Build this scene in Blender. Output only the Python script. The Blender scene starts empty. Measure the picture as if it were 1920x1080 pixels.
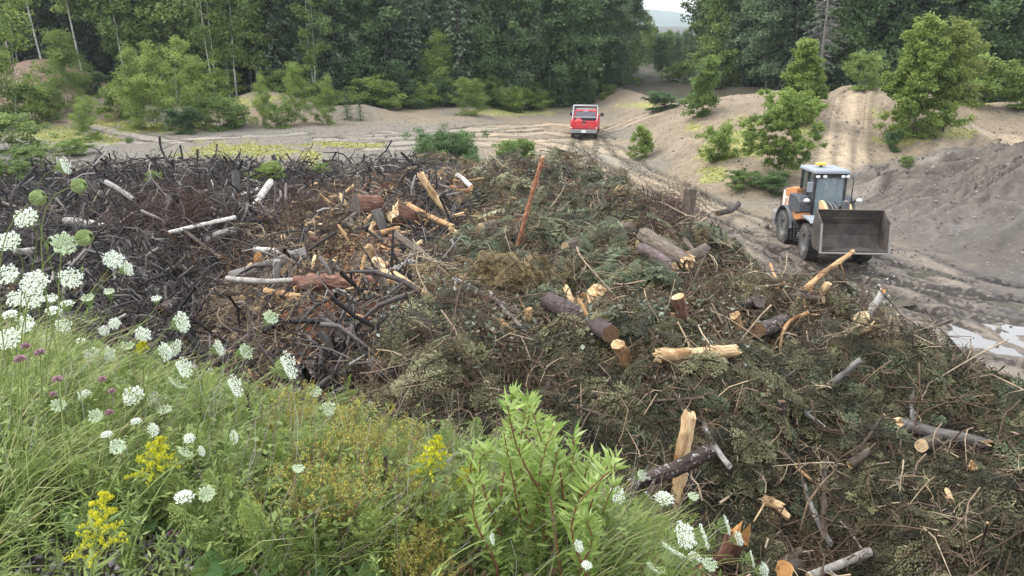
import bpy, bmesh, math, random
import numpy as np
from mathutils import Vector, Matrix
R = math.radians
rng = np.random.default_rng(11)
random.seed(7)
sc = bpy.context.scene
col = sc.collection
# ------------------------------------------------------------------ camera, sky, sun, exposure
H = 7.2
PITCH = R(18.1)
FPX = 1450.0
cam = bpy.data.cameras.new("camera")
cam.sensor_width = 36.0
cam.lens = FPX / 1920 * 36
cam.clip_start = 0.05
cam.clip_end = 6000
camo = bpy.data.objects.new("camera", cam)
col.objects.link(camo)
camo.location = (0, 0, H)
camo.rotation_euler = (math.pi / 2 - PITCH, 0, 0)
sc.camera = camo

SUN_EL, SUN_AZ = R(52), R(285)
w = bpy.data.worlds.new("World"); sc.world = w; w.use_nodes = True
nt = w.node_tree; nt.nodes.clear()
o_ = nt.nodes.new("ShaderNodeOutputWorld"); bg = nt.nodes.new("ShaderNodeBackground")
sky = nt.nodes.new("ShaderNodeTexSky"); sky.sky_type = 'NISHITA'; sky.sun_disc = False
sky.sun_elevation = SUN_EL; sky.sun_rotation = SUN_AZ; sky.dust_density = 3.0; sky.ozone_density = 2.0
tc = nt.nodes.new("ShaderNodeTexCoord"); nz = nt.nodes.new("ShaderNodeTexNoise")
nz.inputs['Scale'].default_value = 2.2; nz.inputs['Detail'].default_value = 6
rp = nt.nodes.new("ShaderNodeValToRGB"); rp.color_ramp.elements[0].position = .36; rp.color_ramp.elements[1].position = .66
rp.color_ramp.elements[0].color = (.62, .62, .62, 1); rp.color_ramp.elements[1].color = (.95, .95, .95, 1)
mx = nt.nodes.new("ShaderNodeMix"); mx.data_type = 'RGBA'
mx.inputs[7].default_value = (7.6, 7.9, 8.3, 1)
nt.links.new(tc.outputs['Generated'], nz.inputs['Vector']); nt.links.new(nz.outputs['Fac'], rp.inputs[0])
nt.links.new(rp.outputs[0], mx.inputs[0]); nt.links.new(sky.outputs[0], mx.inputs[6])
nt.links.new(mx.outputs[2], bg.inputs[0]); nt.links.new(bg.outputs[0], o_.inputs[0])
bg.inputs[1].default_value = 0.15
sl = bpy.data.lights.new("sun", 'SUN'); sl.energy = 1.05; sl.angle = R(32); sl.color = (1, .96, .9)
so = bpy.data.objects.new("sun", sl); col.objects.link(so)
so.rotation_euler = (math.pi / 2 - SUN_EL, 0, math.pi - SUN_AZ)
sc.view_settings.view_transform = 'Standard'; sc.view_settings.look = 'None'
sc.view_settings.exposure = 1.45; sc.view_settings.gamma = 1
cy = sc.cycles
cy.max_bounces = 6; cy.diffuse_bounces = 3; cy.glossy_bounces = 3; cy.transmission_bounces = 4
cy.transparent_max_bounces = 6; cy.volume_bounces = 0
cy.caustics_reflective = False; cy.caustics_refractive = False
cy.use_denoising = True

# ------------------------------------------------------------------ pixel helpers (1920 x 1080 frame)
CP, SP = math.cos(PITCH), math.sin(PITCH)
def rays(px, py):
    xc = (np.asarray(px, float) - 960) / FPX; yc = (540 - np.asarray(py, float)) / FPX
    return np.stack([xc, CP + yc * SP, -SP + yc * CP], -1)
def at_depth(px, py, d):
    return rays(px, py) * np.asarray(d)[..., None] + np.array([0, 0, H])
def project(P):
    P = np.asarray(P, float); x, y, z = P[..., 0], P[..., 1], P[..., 2] - H
    d = np.maximum(y * CP - z * SP, 1e-3)
    return 960 + FPX * x / d, 540 - FPX * (y * SP + z * CP) / d, d
def sstep(a, b, x):
    t = np.clip((x - a) / (b - a), 0, 1); return t * t * (3 - 2 * t)

# ------------------------------------------------------------------ noise
def _hash(ix, iy, s):
    n = (ix.astype(np.int64) * 374761393 + iy.astype(np.int64) * 668265263 + s * 974711) & 0x7fffffff
    n = ((n ^ (n >> 13)) * 1274126177) & 0x7fffffff
    n = n ^ (n >> 16)
    return (n & 0xffff) / 65535.0
def vnoise(x, y, s=0):
    x = np.asarray(x, float); y = np.asarray(y, float)
    ix, iy = np.floor(x), np.floor(y); fx, fy = x - ix, y - iy
    fx = fx * fx * (3 - 2 * fx); fy = fy * fy * (3 - 2 * fy)
    a = _hash(ix, iy, s); b = _hash(ix + 1, iy, s); c = _hash(ix, iy + 1, s); d = _hash(ix + 1, iy + 1, s)
    return (a + (b - a) * fx) * (1 - fy) + (c + (d - c) * fx) * fy - .5
def fbm(x, y, s=0, o=4):
    r = 0; a = 1.0
    for k in range(o):
        r = r + a * vnoise(x * 2 ** k + 17.3 * k, y * 2 ** k - 9.1 * k, s + k); a *= .5
    return r

# ------------------------------------------------------------------ mesh building
class Geo:
    def __init__(s): s.V = []; s.Q = []; s.T = []; s.A = []; s.MQ = []; s.MT = []; s.n = 0
    def add(s, V, Q=None, T=None, tint=0.5, mi=0):
        V = np.asarray(V, float).reshape(-1, 3)
        s.V.append(V); s.A.append(np.broadcast_to(np.asarray(tint, float), (len(V),)).astype(np.float32))
        if Q is not None and len(Q): s.Q.append(np.asarray(Q, np.int64).reshape(-1, 4) + s.n); s.MQ.append(np.full(len(s.Q[-1]), mi))
        if T is not None and len(T): s.T.append(np.asarray(T, np.int64).reshape(-1, 3) + s.n); s.MT.append(np.full(len(s.T[-1]), mi))
        s.n += len(V); return s
    def arrays(s):
        V = np.concatenate(s.V); Q = np.concatenate(s.Q) if s.Q else np.zeros((0, 4), np.int64)
        T = np.concatenate(s.T) if s.T else np.zeros((0, 3), np.int64)
        M = np.concatenate(s.MQ + s.MT) if (s.MQ or s.MT) else np.zeros(0, int)
        return V, Q, T, np.concatenate(s.A), M
    def mesh(s, name, mats, smooth=False):
        V, Q, T, A, M = s.arrays()
        return mk_mesh(name, V, Q, T, mats, M, smooth, A)
    def build(s, name, mats, parent=None, smooth=False, loc=None):
        return link(name, s.mesh(name, mats, smooth), parent, loc)
def mk_mesh(name, V, Q, T, mats, M=None, smooth=False, tint=None):
    me = bpy.data.meshes.new(name)
    me.vertices.add(len(V)); me.vertices.foreach_set('co', np.ascontiguousarray(V, np.float32).ravel())
    li = np.concatenate([Q.ravel(), T.ravel()]).astype(np.int32)
    me.loops.add(len(li)); me.loops.foreach_set('vertex_index', li)
    ls = np.concatenate([np.arange(len(Q)) * 4, len(Q) * 4 + np.arange(len(T)) * 3]).astype(np.int32)
    me.polygons.add(len(ls)); me.polygons.foreach_set('loop_start', ls)
    if M is not None and len(M) and M.max() > 0: me.polygons.foreach_set('material_index', M.astype(np.int32))
    me.update(calc_edges=True)
    me.polygons.foreach_set('use_smooth', np.full(len(ls), smooth))
    if tint is not None:
        a = me.attributes.new('tint', 'FLOAT', 'POINT'); a.data.foreach_set('value', tint.astype(np.float32))
    for m in (mats if isinstance(mats, (list, tuple)) else [mats]): me.materials.append(m)
    return me
def link(name, me, parent=None, loc=None):
    o = bpy.data.objects.new(name, me); col.objects.link(o)
    if parent is not None: o.parent = parent
    if loc is not None: o.location = loc
    return o
def tag(o, label=None, cat=None, group=None, kind=None):
    for k, v in (('label', label), ('category', cat), ('group', group), ('kind', kind)):
        if v: o[k] = v
    return o
def thing(name, loc=(0, 0, 0), rz=0.0):
    o = bpy.data.objects.new(name, None); col.objects.link(o)
    o.empty_display_size = .1; o.location = loc; o.rotation_euler = (0, 0, rz); return o
def dup(root, loc=None, rz=None, scale=None):
    r = root.copy(); col.objects.link(r)
    if loc is not None: r.location = loc
    if rz is not None: r.rotation_euler = (0, 0, rz)
    if scale is not None: r.scale = scale
    for ch in list(root.children):
        c = ch.copy(); col.objects.link(c); c.parent = r
        for g in list(ch.children):
            d = g.copy(); col.objects.link(d); d.parent = c
    return r
def nrm(v):
    return v / np.maximum(np.linalg.norm(v, axis=-1, keepdims=True), 1e-9)
def rdir(n, g=rng):
    return nrm(g.normal(size=(n, 3)))
def tubes(P, Rd, S=5, cap=False):
    P = np.asarray(P, float); Rd = np.asarray(Rd, float); N, K, _ = P.shape
    T = nrm(np.gradient(P, axis=1)); m = nrm(P[:, -1] - P[:, 0])
    ref = np.where(np.abs(m[:, 2:3]) < .8, np.array([[0, 0, 1.]]), np.array([[1., 0, 0]]))
    u = nrm(ref[:, None] - (ref[:, None] * T).sum(-1, keepdims=True) * T); v = np.cross(T, u)
    a = np.arange(S) / S * 2 * np.pi
    V = P[:, :, None] + Rd[:, :, None, None] * (np.cos(a)[None, None, :, None] * u[:, :, None] + np.sin(a)[None, None, :, None] * v[:, :, None])
    idx = np.arange(N * K * S).reshape(N, K, S); b = np.roll(idx, -1, axis=2)
    Q = np.stack([idx[:, :-1], b[:, :-1], b[:, 1:], idx[:, 1:]], -1).reshape(-1, 4)
    V = V.reshape(-1, 3); Tt = None
    if cap:
        c = np.concatenate([P[:, 0], P[:, -1]]); ci = N * K * S + np.arange(2 * N)
        t0 = np.stack([np.repeat(ci[:N, None], S, 1), b[:, 0], idx[:, 0]], -1).reshape(-1, 3)
        t1 = np.stack([np.repeat(ci[N:, None], S, 1), idx[:, -1], b[:, -1]], -1).reshape(-1, 3)
        V = np.concatenate([V, c]); Tt = np.concatenate([t0, t1])
    return V, Q, Tt
def leaves(pos, d, n, L, W, fat=.45):
    """one four-sided leaf blade per row"""
    pos = np.asarray(pos, float); d = nrm(np.asarray(d, float)); s = nrm(np.cross(d, n)); N = len(pos)
    L = np.broadcast_to(np.asarray(L, float), (N,))[:, None]; W = np.broadcast_to(np.asarray(W, float), (N,))[:, None]
    V = np.stack([pos, pos + d * L * fat + s * W / 2, pos + d * L, pos + d * L * fat - s * W / 2], 1)
    return V.reshape(-1, 3), np.arange(N * 4).reshape(N, 4)
def curved(p0, p1, K, bend, g=rng):
    """N bent paths from p0 to p1"""
    p0 = np.asarray(p0, float); p1 = np.asarray(p1, float); t = np.linspace(0, 1, K)[None, :, None]
    L = np.linalg.norm(p1 - p0, axis=1)[:, None]
    o1 = g.normal(size=p0.shape) * L * bend; o2 = g.normal(size=p0.shape) * L * bend * .5
    return p0[:, None] + (p1 - p0)[:, None] * t + o1[:, None] * (4 * t * (1 - t)) + o2[:, None] * np.sin(t * 2 * np.pi)
def frames(z, spin):
    """rotation matrices whose local z is the given direction"""
    z = nrm(np.asarray(z, float)); ref = np.where(np.abs(z[:, 2:3]) < .9, np.array([[0, 0, 1.]]), np.array([[1., 0, 0]]))
    x = nrm(np.cross(ref, z)); y = np.cross(z, x); c, s = np.cos(spin)[:, None], np.sin(spin)[:, None]
    return np.stack([x * c + y * s, -x * s + y * c, z], -1)
def scatter(geo, tpl, pos, rot, scl, tint, mi=0):
    V, Q, T, A, M = tpl
    W = np.einsum('nij,vj->nvi', rot, V) * np.asarray(scl)[:, None, None] + np.asarray(pos)[:, None]
    off = (np.arange(len(pos)) * len(V))[:, None, None]
    tt = (np.asarray(tint)[:, None] + (A - .5)[None]).ravel()
    q = (Q[None] + off).reshape(-1, 4) if len(Q) else None; t = (T[None] + off).reshape(-1, 3) if len(T) else None
    geo.add(W.reshape(-1, 3), q, t, np.clip(tt, 0, 1), mi)
ORD = ["", "second ", "third ", "fourth ", "fifth ", "sixth ", "seventh ", "eighth ", "ninth ", "tenth ", "eleventh ", "twelfth ", "thirteenth ", "fourteenth ",
       "fifteenth ", "sixteenth ", "seventeenth ", "eighteenth ", "nineteenth ", "twentieth "]
def relabel(items, marks, group=None, four=True):
    """items: (object, phrase, px, py); the label ranks each from its nearest landmark"""
    b = {}
    for o, ph, px, py in items:
        best = min(marks, key=lambda m: math.hypot(px - m[1], (py - m[2]) * 1.6))
        dx, dy = px - best[1], (py - best[2]) * 1.6
        side = ("left of" if dx < 0 else "right of") if (abs(dx) > abs(dy) or not four) else ("beyond" if dy < 0 else "in front of")
        b.setdefault((ph, best[0], side), []).append((math.hypot(dx, dy), o))
    for (ph, m, side), l in b.items():
        l.sort(key=lambda t: t[0])
        for i, (d, o) in enumerate(l):
            o['label'] = (ORD[min(i, 19)] + f"{ph} {side} the {m}").strip()
            if group: o['group'] = group
# ------------------------------------------------------------------ materials
def newmat(name, rough=.8, spec=.3):
    m = bpy.data.materials.new(name); m.use_nodes = True
    n = m.node_tree.nodes; p = n['Principled BSDF']; p.inputs['Roughness'].default_value = rough
    p.inputs['Specular IOR Level'].default_value = spec
    return m, m.node_tree, p
def N(t, kind, **kw):
    n = t.nodes.new(kind)
    for k, v in kw.items():
        if k.startswith('i_'): n.inputs[k[2:]].default_value = v
        else: setattr(n, k, v)
    return n
def ramp(t, fac, stops):
    r = t.nodes.new('ShaderNodeValToRGB'); e = r.color_ramp.elements
    while len(e) < len(stops): e.new(.5)
    for el, (p, c) in zip(e, stops): el.position = p; el.color = (*c, 1)
    t.links.new(fac, r.inputs[0]); return r.outputs[0]
def mix(t, fac, a, b, mode='MIX'):
    m = t.nodes.new('ShaderNodeMix'); m.data_type = 'RGBA'; m.blend_type = mode
    for i, v in ((0, fac), (6, a), (7, b)):
        if hasattr(v, 'links'): t.links.new(v, m.inputs[i])
        else: m.inputs[i].default_value = v if i == 0 else (*v[:3], 1)
    return m.outputs[2]
def bump(t, p, h, strength=.5, dist=.02):
    b = N(t, 'ShaderNodeBump', i_Strength=strength, i_Distance=dist); t.links.new(h, b.inputs['Height']); t.links.new(b.outputs[0], p.inputs['Normal'])
def leafmat(name, stops, trans=.35, rough=.55, objvar=0.0, spec=.3):
    """stops: colour ramp over the tint attribute (a per leaf / per bough value)"""
    m, t, p = newmat(name, rough, spec)
    at = N(t, 'ShaderNodeAttribute', attribute_name='tint'); f = at.outputs['Fac']
    if objvar:
        oi = N(t, 'ShaderNodeObjectInfo'); ma = N(t, 'ShaderNodeMath', operation='MULTIPLY_ADD'); ma.inputs[1].default_value = objvar; ma.inputs[2].default_value = -objvar / 2
        t.links.new(oi.outputs['Random'], ma.inputs[0]); ad = N(t, 'ShaderNodeMath', operation='ADD'); t.links.new(f, ad.inputs[0]); t.links.new(ma.outputs[0], ad.inputs[1]); f = ad.outputs[0]
    c = ramp(t, f, stops); t.links.new(c, p.inputs['Base Color'])
    if trans:
        tr = N(t, 'ShaderNodeBsdfTranslucent'); t.links.new(c, tr.inputs[0]); ms = N(t, 'ShaderNodeMixShader'); ms.inputs[0].default_value = trans
        t.links.new(p.outputs[0], ms.inputs[1]); t.links.new(tr.outputs[0], ms.inputs[2]); t.links.new(ms.outputs[0], t.nodes['Material Output'].inputs[0])
    return m
def barkmat(name, a, b, c=None, stretch=6.0, scale=9.0, str_=.7, rough=.85, speck=None):
    m, t, p = newmat(name, rough, .2)
    tc = N(t, 'ShaderNodeTexCoord'); mp = N(t, 'ShaderNodeMapping'); mp.inputs['Scale'].default_value = (scale, scale, scale / stretch)
    t.links.new(tc.outputs['Object'], mp.inputs[0])
    n1 = N(t, 'ShaderNodeTexNoise', i_Scale=2.2, i_Detail=6.0, i_Roughness=.65); t.links.new(mp.outputs[0], n1.inputs['Vector'])
    st = [(.3, a), (.7, b)] if c is None else [(.28, a), (.5, b), (.72, c)]
    cc = ramp(t, n1.outputs['Fac'], st)
    if speck:
        n2 = N(t, 'ShaderNodeTexNoise', i_Scale=26.0, i_Detail=3.0); t.links.new(tc.outputs['Object'], n2.inputs['Vector'])
        cc = mix(t, ramp(t, n2.outputs['Fac'], [(.58, (0, 0, 0)), (.66, (1, 1, 1))]), cc, speck)
    oi = N(t, 'ShaderNodeObjectInfo'); hv = N(t, 'ShaderNodeHueSaturation')
    mr = N(t, 'ShaderNodeMapRange'); mr.inputs[3].default_value = .65; mr.inputs[4].default_value = 1.3
    t.links.new(oi.outputs['Random'], mr.inputs[0]); t.links.new(mr.outputs[0], hv.inputs['Value']); t.links.new(cc, hv.inputs['Color'])
    t.links.new(hv.outputs[0], p.inputs['Base Color']); bump(t, p, n1.outputs['Fac'], str_, .03)
    return m
def birchmat(name, w=(.52, .5, .46), d=(.03, .028, .025)):
    m, t, p = newmat(name, .6, .3)
    tc = N(t, 'ShaderNodeTexCoord'); mp = N(t, 'ShaderNodeMapping'); mp.inputs['Scale'].default_value = (3, 3, 16)
    t.links.new(tc.outputs['Object'], mp.inputs[0])
    n1 = N(t, 'ShaderNodeTexNoise', i_Scale=2.0, i_Detail=4.0, i_Roughness=.7); t.links.new(mp.outputs[0], n1.inputs['Vector'])
    n2 = N(t, 'ShaderNodeTexNoise', i_Scale=5.0, i_Detail=4.0); t.links.new(tc.outputs['Object'], n2.inputs['Vector'])
    c = ramp(t, n1.outputs['Fac'], [(.36, d), (.44, (w[0] * .75, w[1] * .72, w[2] * .66)), (.55, w)])
    c = mix(t, ramp(t, n2.outputs['Fac'], [(.5, (0, 0, 0)), (.68, (1, 1, 1))]), c, (w[0] * .45, w[1] * .4, w[2] * .36))
    t.links.new(c, p.inputs['Base Color']); bump(t, p, n1.outputs['Fac'], .3, .01); return m
def cutmat(name, a, b, d):
    """sawn end: growth rings round the log's own axis"""
    m, t, p = newmat(name, .75, .2)
    tc = N(t, 'ShaderNodeTexCoord'); wv = N(t, 'ShaderNodeTexWave', wave_type='RINGS', rings_direction='Z', i_Scale=9.0, i_Distortion=2.5, i_Detail=3.0)
    t.links.new(tc.outputs['Object'], wv.inputs['Vector']); n = N(t, 'ShaderNodeTexNoise', i_Scale=11.0, i_Detail=5.0); t.links.new(tc.outputs['Object'], n.inputs['Vector'])
    c = mix(t, wv.outputs['Fac'], a, b); c = mix(t, ramp(t, n.outputs['Fac'], [(.48, (0, 0, 0)), (.72, (1, 1, 1))]), c, d)
    t.links.new(c, p.inputs['Base Color']); bump(t, p, n.outputs['Fac'], .25, .01); return m
def woodmat(name, a, b, d):
    """torn, split wood with long fibres"""
    m, t, p = newmat(name, .75, .2)
    tc = N(t, 'ShaderNodeTexCoord'); mp = N(t, 'ShaderNodeMapping'); mp.inputs['Scale'].default_value = (26, 26, 2.2); t.links.new(tc.outputs['Object'], mp.inputs[0])
    n = N(t, 'ShaderNodeTexNoise', i_Scale=1.6, i_Detail=6.0, i_Roughness=.6); t.links.new(mp.outputs[0], n.inputs['Vector'])
    n2 = N(t, 'ShaderNodeTexNoise', i_Scale=4.0, i_Detail=4.0); t.links.new(tc.outputs['Object'], n2.inputs['Vector'])
    c = ramp(t, n.outputs['Fac'], [(.3, d), (.45, b), (.62, a)]); c = mix(t, ramp(t, n2.outputs['Fac'], [(.52, (0, 0, 0)), (.7, (1, 1, 1))]), c, d)
    t.links.new(c, p.inputs['Base Color']); bump(t, p, n.outputs['Fac'], .6, .02); return m
def paint(name, c, rough=.4, dirt=(.2, .16, .12), amt=.5, metal=0.0, dscale=2.5):
    m, t, p = newmat(name, rough, .5); p.inputs['Metallic'].default_value = metal
    tc = N(t, 'ShaderNodeTexCoord'); n = N(t, 'ShaderNodeTexNoise', i_Scale=dscale, i_Detail=8.0, i_Roughness=.7); t.links.new(tc.outputs['Object'], n.inputs['Vector'])
    f = ramp(t, n.outputs['Fac'], [(.42, (0, 0, 0)), (.75, (amt, amt, amt))])
    t.links.new(mix(t, f, c, dirt), p.inputs['Base Color'])
    mr = N(t, 'ShaderNodeMapRange'); mr.inputs[3].default_value = rough; mr.inputs[4].default_value = min(1, rough + .4); t.links.new(n.outputs['Fac'], mr.inputs[0]); t.links.new(mr.outputs[0], p.inputs['Roughness'])
    return m
def glassmat(name, c=(.02, .03, .03), alpha=.35):
    m, t, p = newmat(name, .03, .9); p.inputs['Base Color'].default_value = (*c, 1); p.inputs['Alpha'].default_value = alpha; return m
def tintmat(name, stops, rough=.85, noise=.35, nscale=30.0, bmp=.4):
    m, t, p = newmat(name, rough, .2)
    at = N(t, 'ShaderNodeAttribute', attribute_name='tint'); c = ramp(t, at.outputs['Fac'], stops)
    tc = N(t, 'ShaderNodeTexCoord'); n = N(t, 'ShaderNodeTexNoise', i_Scale=nscale, i_Detail=5.0); t.links.new(tc.outputs['Object'], n.inputs['Vector'])
    g = ramp(t, n.outputs['Fac'], [(.3, (1 - noise,) * 3), (.7, (1 + noise,) * 3)]); t.links.new(mix(t, 1.0, c, g, 'MULTIPLY'), p.inputs['Base Color'])
    bump(t, p, n.outputs['Fac'], bmp, .01); return m
M = {}
M['bark'] = barkmat('bark', (.028, .022, .017), (.085, .066, .05), (.15, .125, .1))
M['darkbark'] = barkmat('dark_bark', (.012, .009, .008), (.045, .032, .026), (.085, .068, .06), speck=(.25, .24, .22))
M['greybark'] = barkmat('grey_bark', (.05, .046, .042), (.13, .12, .11), (.25, .235, .215))
M['redbark'] = barkmat('red_bark', (.035, .018, .014), (.12, .058, .04), (.26, .155, .11), stretch=9, str_=1.0)
M['orange'] = barkmat('orange_inner_bark', (.07, .032, .018), (.24, .12, .055), (.42, .26, .14), stretch=9)
M['char'] = barkmat('charred_wood', (.006, .006, .007), (.022, .02, .02), (.07, .065, .06))
M['silver'] = barkmat('weathered_wood', (.08, .074, .068), (.2, .185, .17), (.34, .32, .3), stretch=14)
M['purple'] = barkmat('smooth_dark_bark', (.035, .024, .024), (.085, .064, .06), (.13, .105, .1), stretch=3)
M['birch'] = birchmat('birch_bark')
M['dirtybirch'] = birchmat('dirty_birch_bark', (.3, .28, .25))
M['pale'] = woodmat('pale_split_wood', (.62, .47, .28), (.5, .33, .17), (.2, .11, .05))
M['tan'] = woodmat('tan_stripped_wood', (.46, .3, .15), (.34, .19, .085), (.13, .065, .03))
M['cutpale'] = cutmat('pale_sawn_end', (.56, .43, .26), (.45, .32, .17), (.22, .14, .075))
M['cutorange'] = cutmat('orange_sawn_end', (.5, .27, .1), (.4, .2, .07), (.17, .08, .035))
M['cutbrown'] = cutmat('brown_sawn_end', (.15, .09, .05), (.1, .06, .035), (.045, .028, .018))
M['cutgrey'] = cutmat('grey_sawn_end', (.12, .1, .08), (.075, .06, .05), (.03, .025, .02))
M['rock'] = barkmat('rock', (.07, .065, .058), (.13, .12, .108), (.2, .185, .165), stretch=1, scale=4, str_=.4)
# ------------------------------------------------------------------ ground
def gauss(x, y, cx, cy_, sx, sy, h): return h * np.exp(-((x - cx) / sx) ** 2 - ((y - cy_) / sy) ** 2)
CRX = [4, 8.0, 10.5, 12.5, 15, 18.2, 20.4, 22, 25.2, 27.5, 31, 36, 45, 60]
CRZ = [0, .5, 1.9, 3.0, 3.5, 3.9, 3.5, 4.05, 4.05, 3.2, 2.9, 3.4, 3.2, 3.0]
TOX = [4, 7, 7.5, 9.1, 11.3, 16.5, 22, 30, 60]
TOY = [52, 49, 47, 39.7, 35, 36.2, 36.5, 37, 37]
def bank(x, y):
    yc = 1.95 - .5 * x; yc = np.where(x > 2.2, .85, yc); yc = np.minimum(yc, 6.5)
    s = (y - yc) / 1.12 + .25 * fbm(x * .7, y * .7, 5, 2)
    drop = np.where(s > 0, (.74 + .42 * sstep(.1, 1.3, x)) * s * s / (s + .8), 0)
    b = 5.6 - drop
    return np.maximum(b, -.6)
RUTS = []   # (polyline in pixels, half gauge, depth)
for pts, g, dp in (
    ([(1098, 262), (1085, 300), (1110, 345), (1150, 375)], .85, .05), ([(1105, 255), (1130, 290), (1190, 330), (1300, 375), (1440, 430)], .9, .06),
    ([(1130, 275), (1200, 325), (1330, 385), (1460, 450), (1600, 520), (1760, 560), (1980, 600)], 1.0, .07),
    ([(1100, 270), (1155, 318), (1270, 372), (1400, 430), (1530, 500), (1700, 560), (1940, 650)], .95, .06),
    ([(1120, 250), (1180, 232), (1260, 205), (1330, 185)], .85, .04), ([(1090, 250), (1180, 226), (1250, 200), (1300, 182)], .85, .04),
    ([(1120, 240), (1040, 232), (960, 236), (860, 246), (760, 258), (600, 262)], .85, .04), ([(1130, 262), (1020, 248), (900, 252), (800, 266), (650, 274)], .85, .04),
    ([(1070, 262), (960, 262), (860, 258), (720, 246)], .85, .04), ([(1060, 290), (1010, 280), (930, 268), (820, 276), (700, 280)], .85, .03),
    ([(70, 276), (240, 268), (420, 258), (560, 250)], .85, .05), ([(330, 266), (240, 250), (150, 228), (80, 215)], .8, .04),
    ([(1560, 330), (1568, 280), (1580, 225), (1590, 175)], .9, .08), ([(1620, 360), (1600, 300), (1600, 230), (1612, 170)], .9, .07), ([(1900, 260), (1800, 235), (1740, 300), (1650, 330)], .8, .05),
    ([(1600, 505), (1720, 520), (1850, 570), (1980, 640)], 1.0, .06), ([(1560, 530), (1700, 600), (1900, 690)], 1.0, .07), ([(1440, 440), (1560, 500), (1720, 545), (1980, 590)], .8, .06), ([(1660, 545), (1800, 575), (1980, 615)], .9, .05), ([(1700, 480), (1800, 525), (1980, 575)], .9, .05), ([(1040, 300), (1120, 292), (1200, 318), (1290, 360)], .85, .04), ([(1000, 262), (1060, 275), (1110, 310), (1170, 352)], .85, .04), ([(1010, 240), (900, 243), (780, 250), (660, 256)], .85, .04), ([(1640, 640), (1800, 690), (1980, 720)], 1.0, .06),
    ([(1500, 480), (1620, 490), (1760, 530), (1980, 560)], 1.0, .05), ([(1380, 450), (1500, 500), (1640, 560), (1760, 640), (1960, 760)], 1.0, .06)):
    p = np.array(pts, float); r = rays(p[:, 0], p[:, 1]); zz = np.zeros(len(p))
    RUTS.append([p, g, dp])
def poly_dist(x, y, P, arc=None):
    d = np.full(x.shape, 1e9); s0 = 0
    for a, b in zip(P[:-1], P[1:]):
        ab = b - a; t = np.clip(((x - a[0]) * ab[0] + (y - a[1]) * ab[1]) / (ab @ ab), 0, 1)
        dn = np.hypot(x - a[0] - t * ab[0], y - a[1] - t * ab[1]); L_ = np.hypot(*ab)
        if arc is not None: arc[:] = np.where(dn < d, s0 + t * L_, arc)
        d = np.minimum(d, dn); s0 += L_
    return d
def ground0(x, y):
    z = .05 * fbm(x * .35, y * .35, 2, 3)
    z = z + .75 * sstep(39.5, 46, y - .1 * x) * sstep(2, -5, x) + .02 * np.clip(y - 62, 0, 60) * sstep(10, -30, x)
    cz = np.interp(x, CRX, CRZ); ty = np.interp(x, TOX, TOY); yc = 50.0
    t = np.clip((y - ty) / np.maximum(yc - ty, 1), 0, 1)
    m = cz * (t * (1.35 - .35 * t)) ** 1.05
    m = np.where(y > yc, cz - (cz * .45) * sstep(51, 60, y), m) * sstep(5.5, 10.5, x)
    z = z + m * (1 + .1 * fbm(x * .4, y * .4, 31, 3)) + .25 * fbm(x * .22, y * .22, 33, 3) * np.clip(m, 0, 1)
    # hollow between the two dirt mounds and a terrace under the big birch
    z = z - gauss(x, y, 28.5, 43.5, 3.5, 3.5, .7) + gauss(x, y, 24.6, 44.5, 3.0, 1.6, .5)
    z = z - gauss(x, y, 20.0, 46, 1.4, 6, .5)
    # grey sand heap
    r = np.hypot(x - 22.5, (y - 31.5) * 1.05); an = np.arctan2(y - 31.5, x - 22.5)
    r = r + .9 * fbm(x * .3, y * .3, 14, 2); an = an + .25 * fbm(x * .45, y * .45, 15, 2); sp = np.clip(2.68 * (1 - r / 9.3), 0, 3.0); sp = np.where(sp > 2.2, 2.2 + (sp - 2.2) * .5, sp)
    sp = sp + (1.7 * np.abs(vnoise(an * 11, r * .13, 8)) ** .8 * (.3 + vnoise(x * .35, y * .35, 18) + .5) + .7 * np.abs(vnoise(an * 24, r * .25, 9)) + .35 * np.abs(fbm(x * 1.6, y * 1.6, 16, 4)) - .25 + .2 * fbm(x * .5, y * .5, 10, 3)) * np.clip(sp, 0, 1)
    z = np.maximum(z, sp + .0) ; z = z + gauss(x, y, 19.5, 25.2, 3.0, 1.6, .55) + gauss(x, y, 27, 36, 4.5, 3.5, 1.2)
    # dirt hump and mossy hump on the left, forest rise behind
    z = z + gauss(x, y, -41, 70, 6.5, 5, 4.4) + gauss(x, y, -20.5, 66, 4.5, 2.6, 2.0) + gauss(x, y, -32, 66, 5, 3, 1.0) + gauss(x, y, -12.5, 66, 2.5, 2, .8)
    z = z - gauss(x, y, 11.2, 28.4, 2.2, 1.2, .13)
    z = z + .1 * fbm(x * .9, y * .9, 41, 3) * sstep(14, 18, y)
    z = z + 6 * sstep(120, 400, y) + 14 * sstep(400, 1500, y)
    # muddy ruts near the loader, shallow puddle basins
    for (cx, cyy, sx, sy, h) in PUD: z = z - gauss(x, y, cx, cyy, sx, sy, h)
    return z
PUD = [(11.9, 17.9, 1.7, .75, .11), (14.2, 18.7, 1.8, .7, .10), (10.6, 21.4, .8, .4, .06), (13.6, 23.6, 1.0, .35, .07), (14.0, 20.6, .9, .3, .06), (11.2, 14.8, .7, .4, .06)]
def ground(x, y):
    x = np.asarray(x, float); y = np.asarray(y, float)
    return np.maximum(ground0(x, y), bank(x, y) + .07 * fbm(x * 1.6, y * 1.6, 3, 3) * sstep(16, 10, y))
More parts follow.
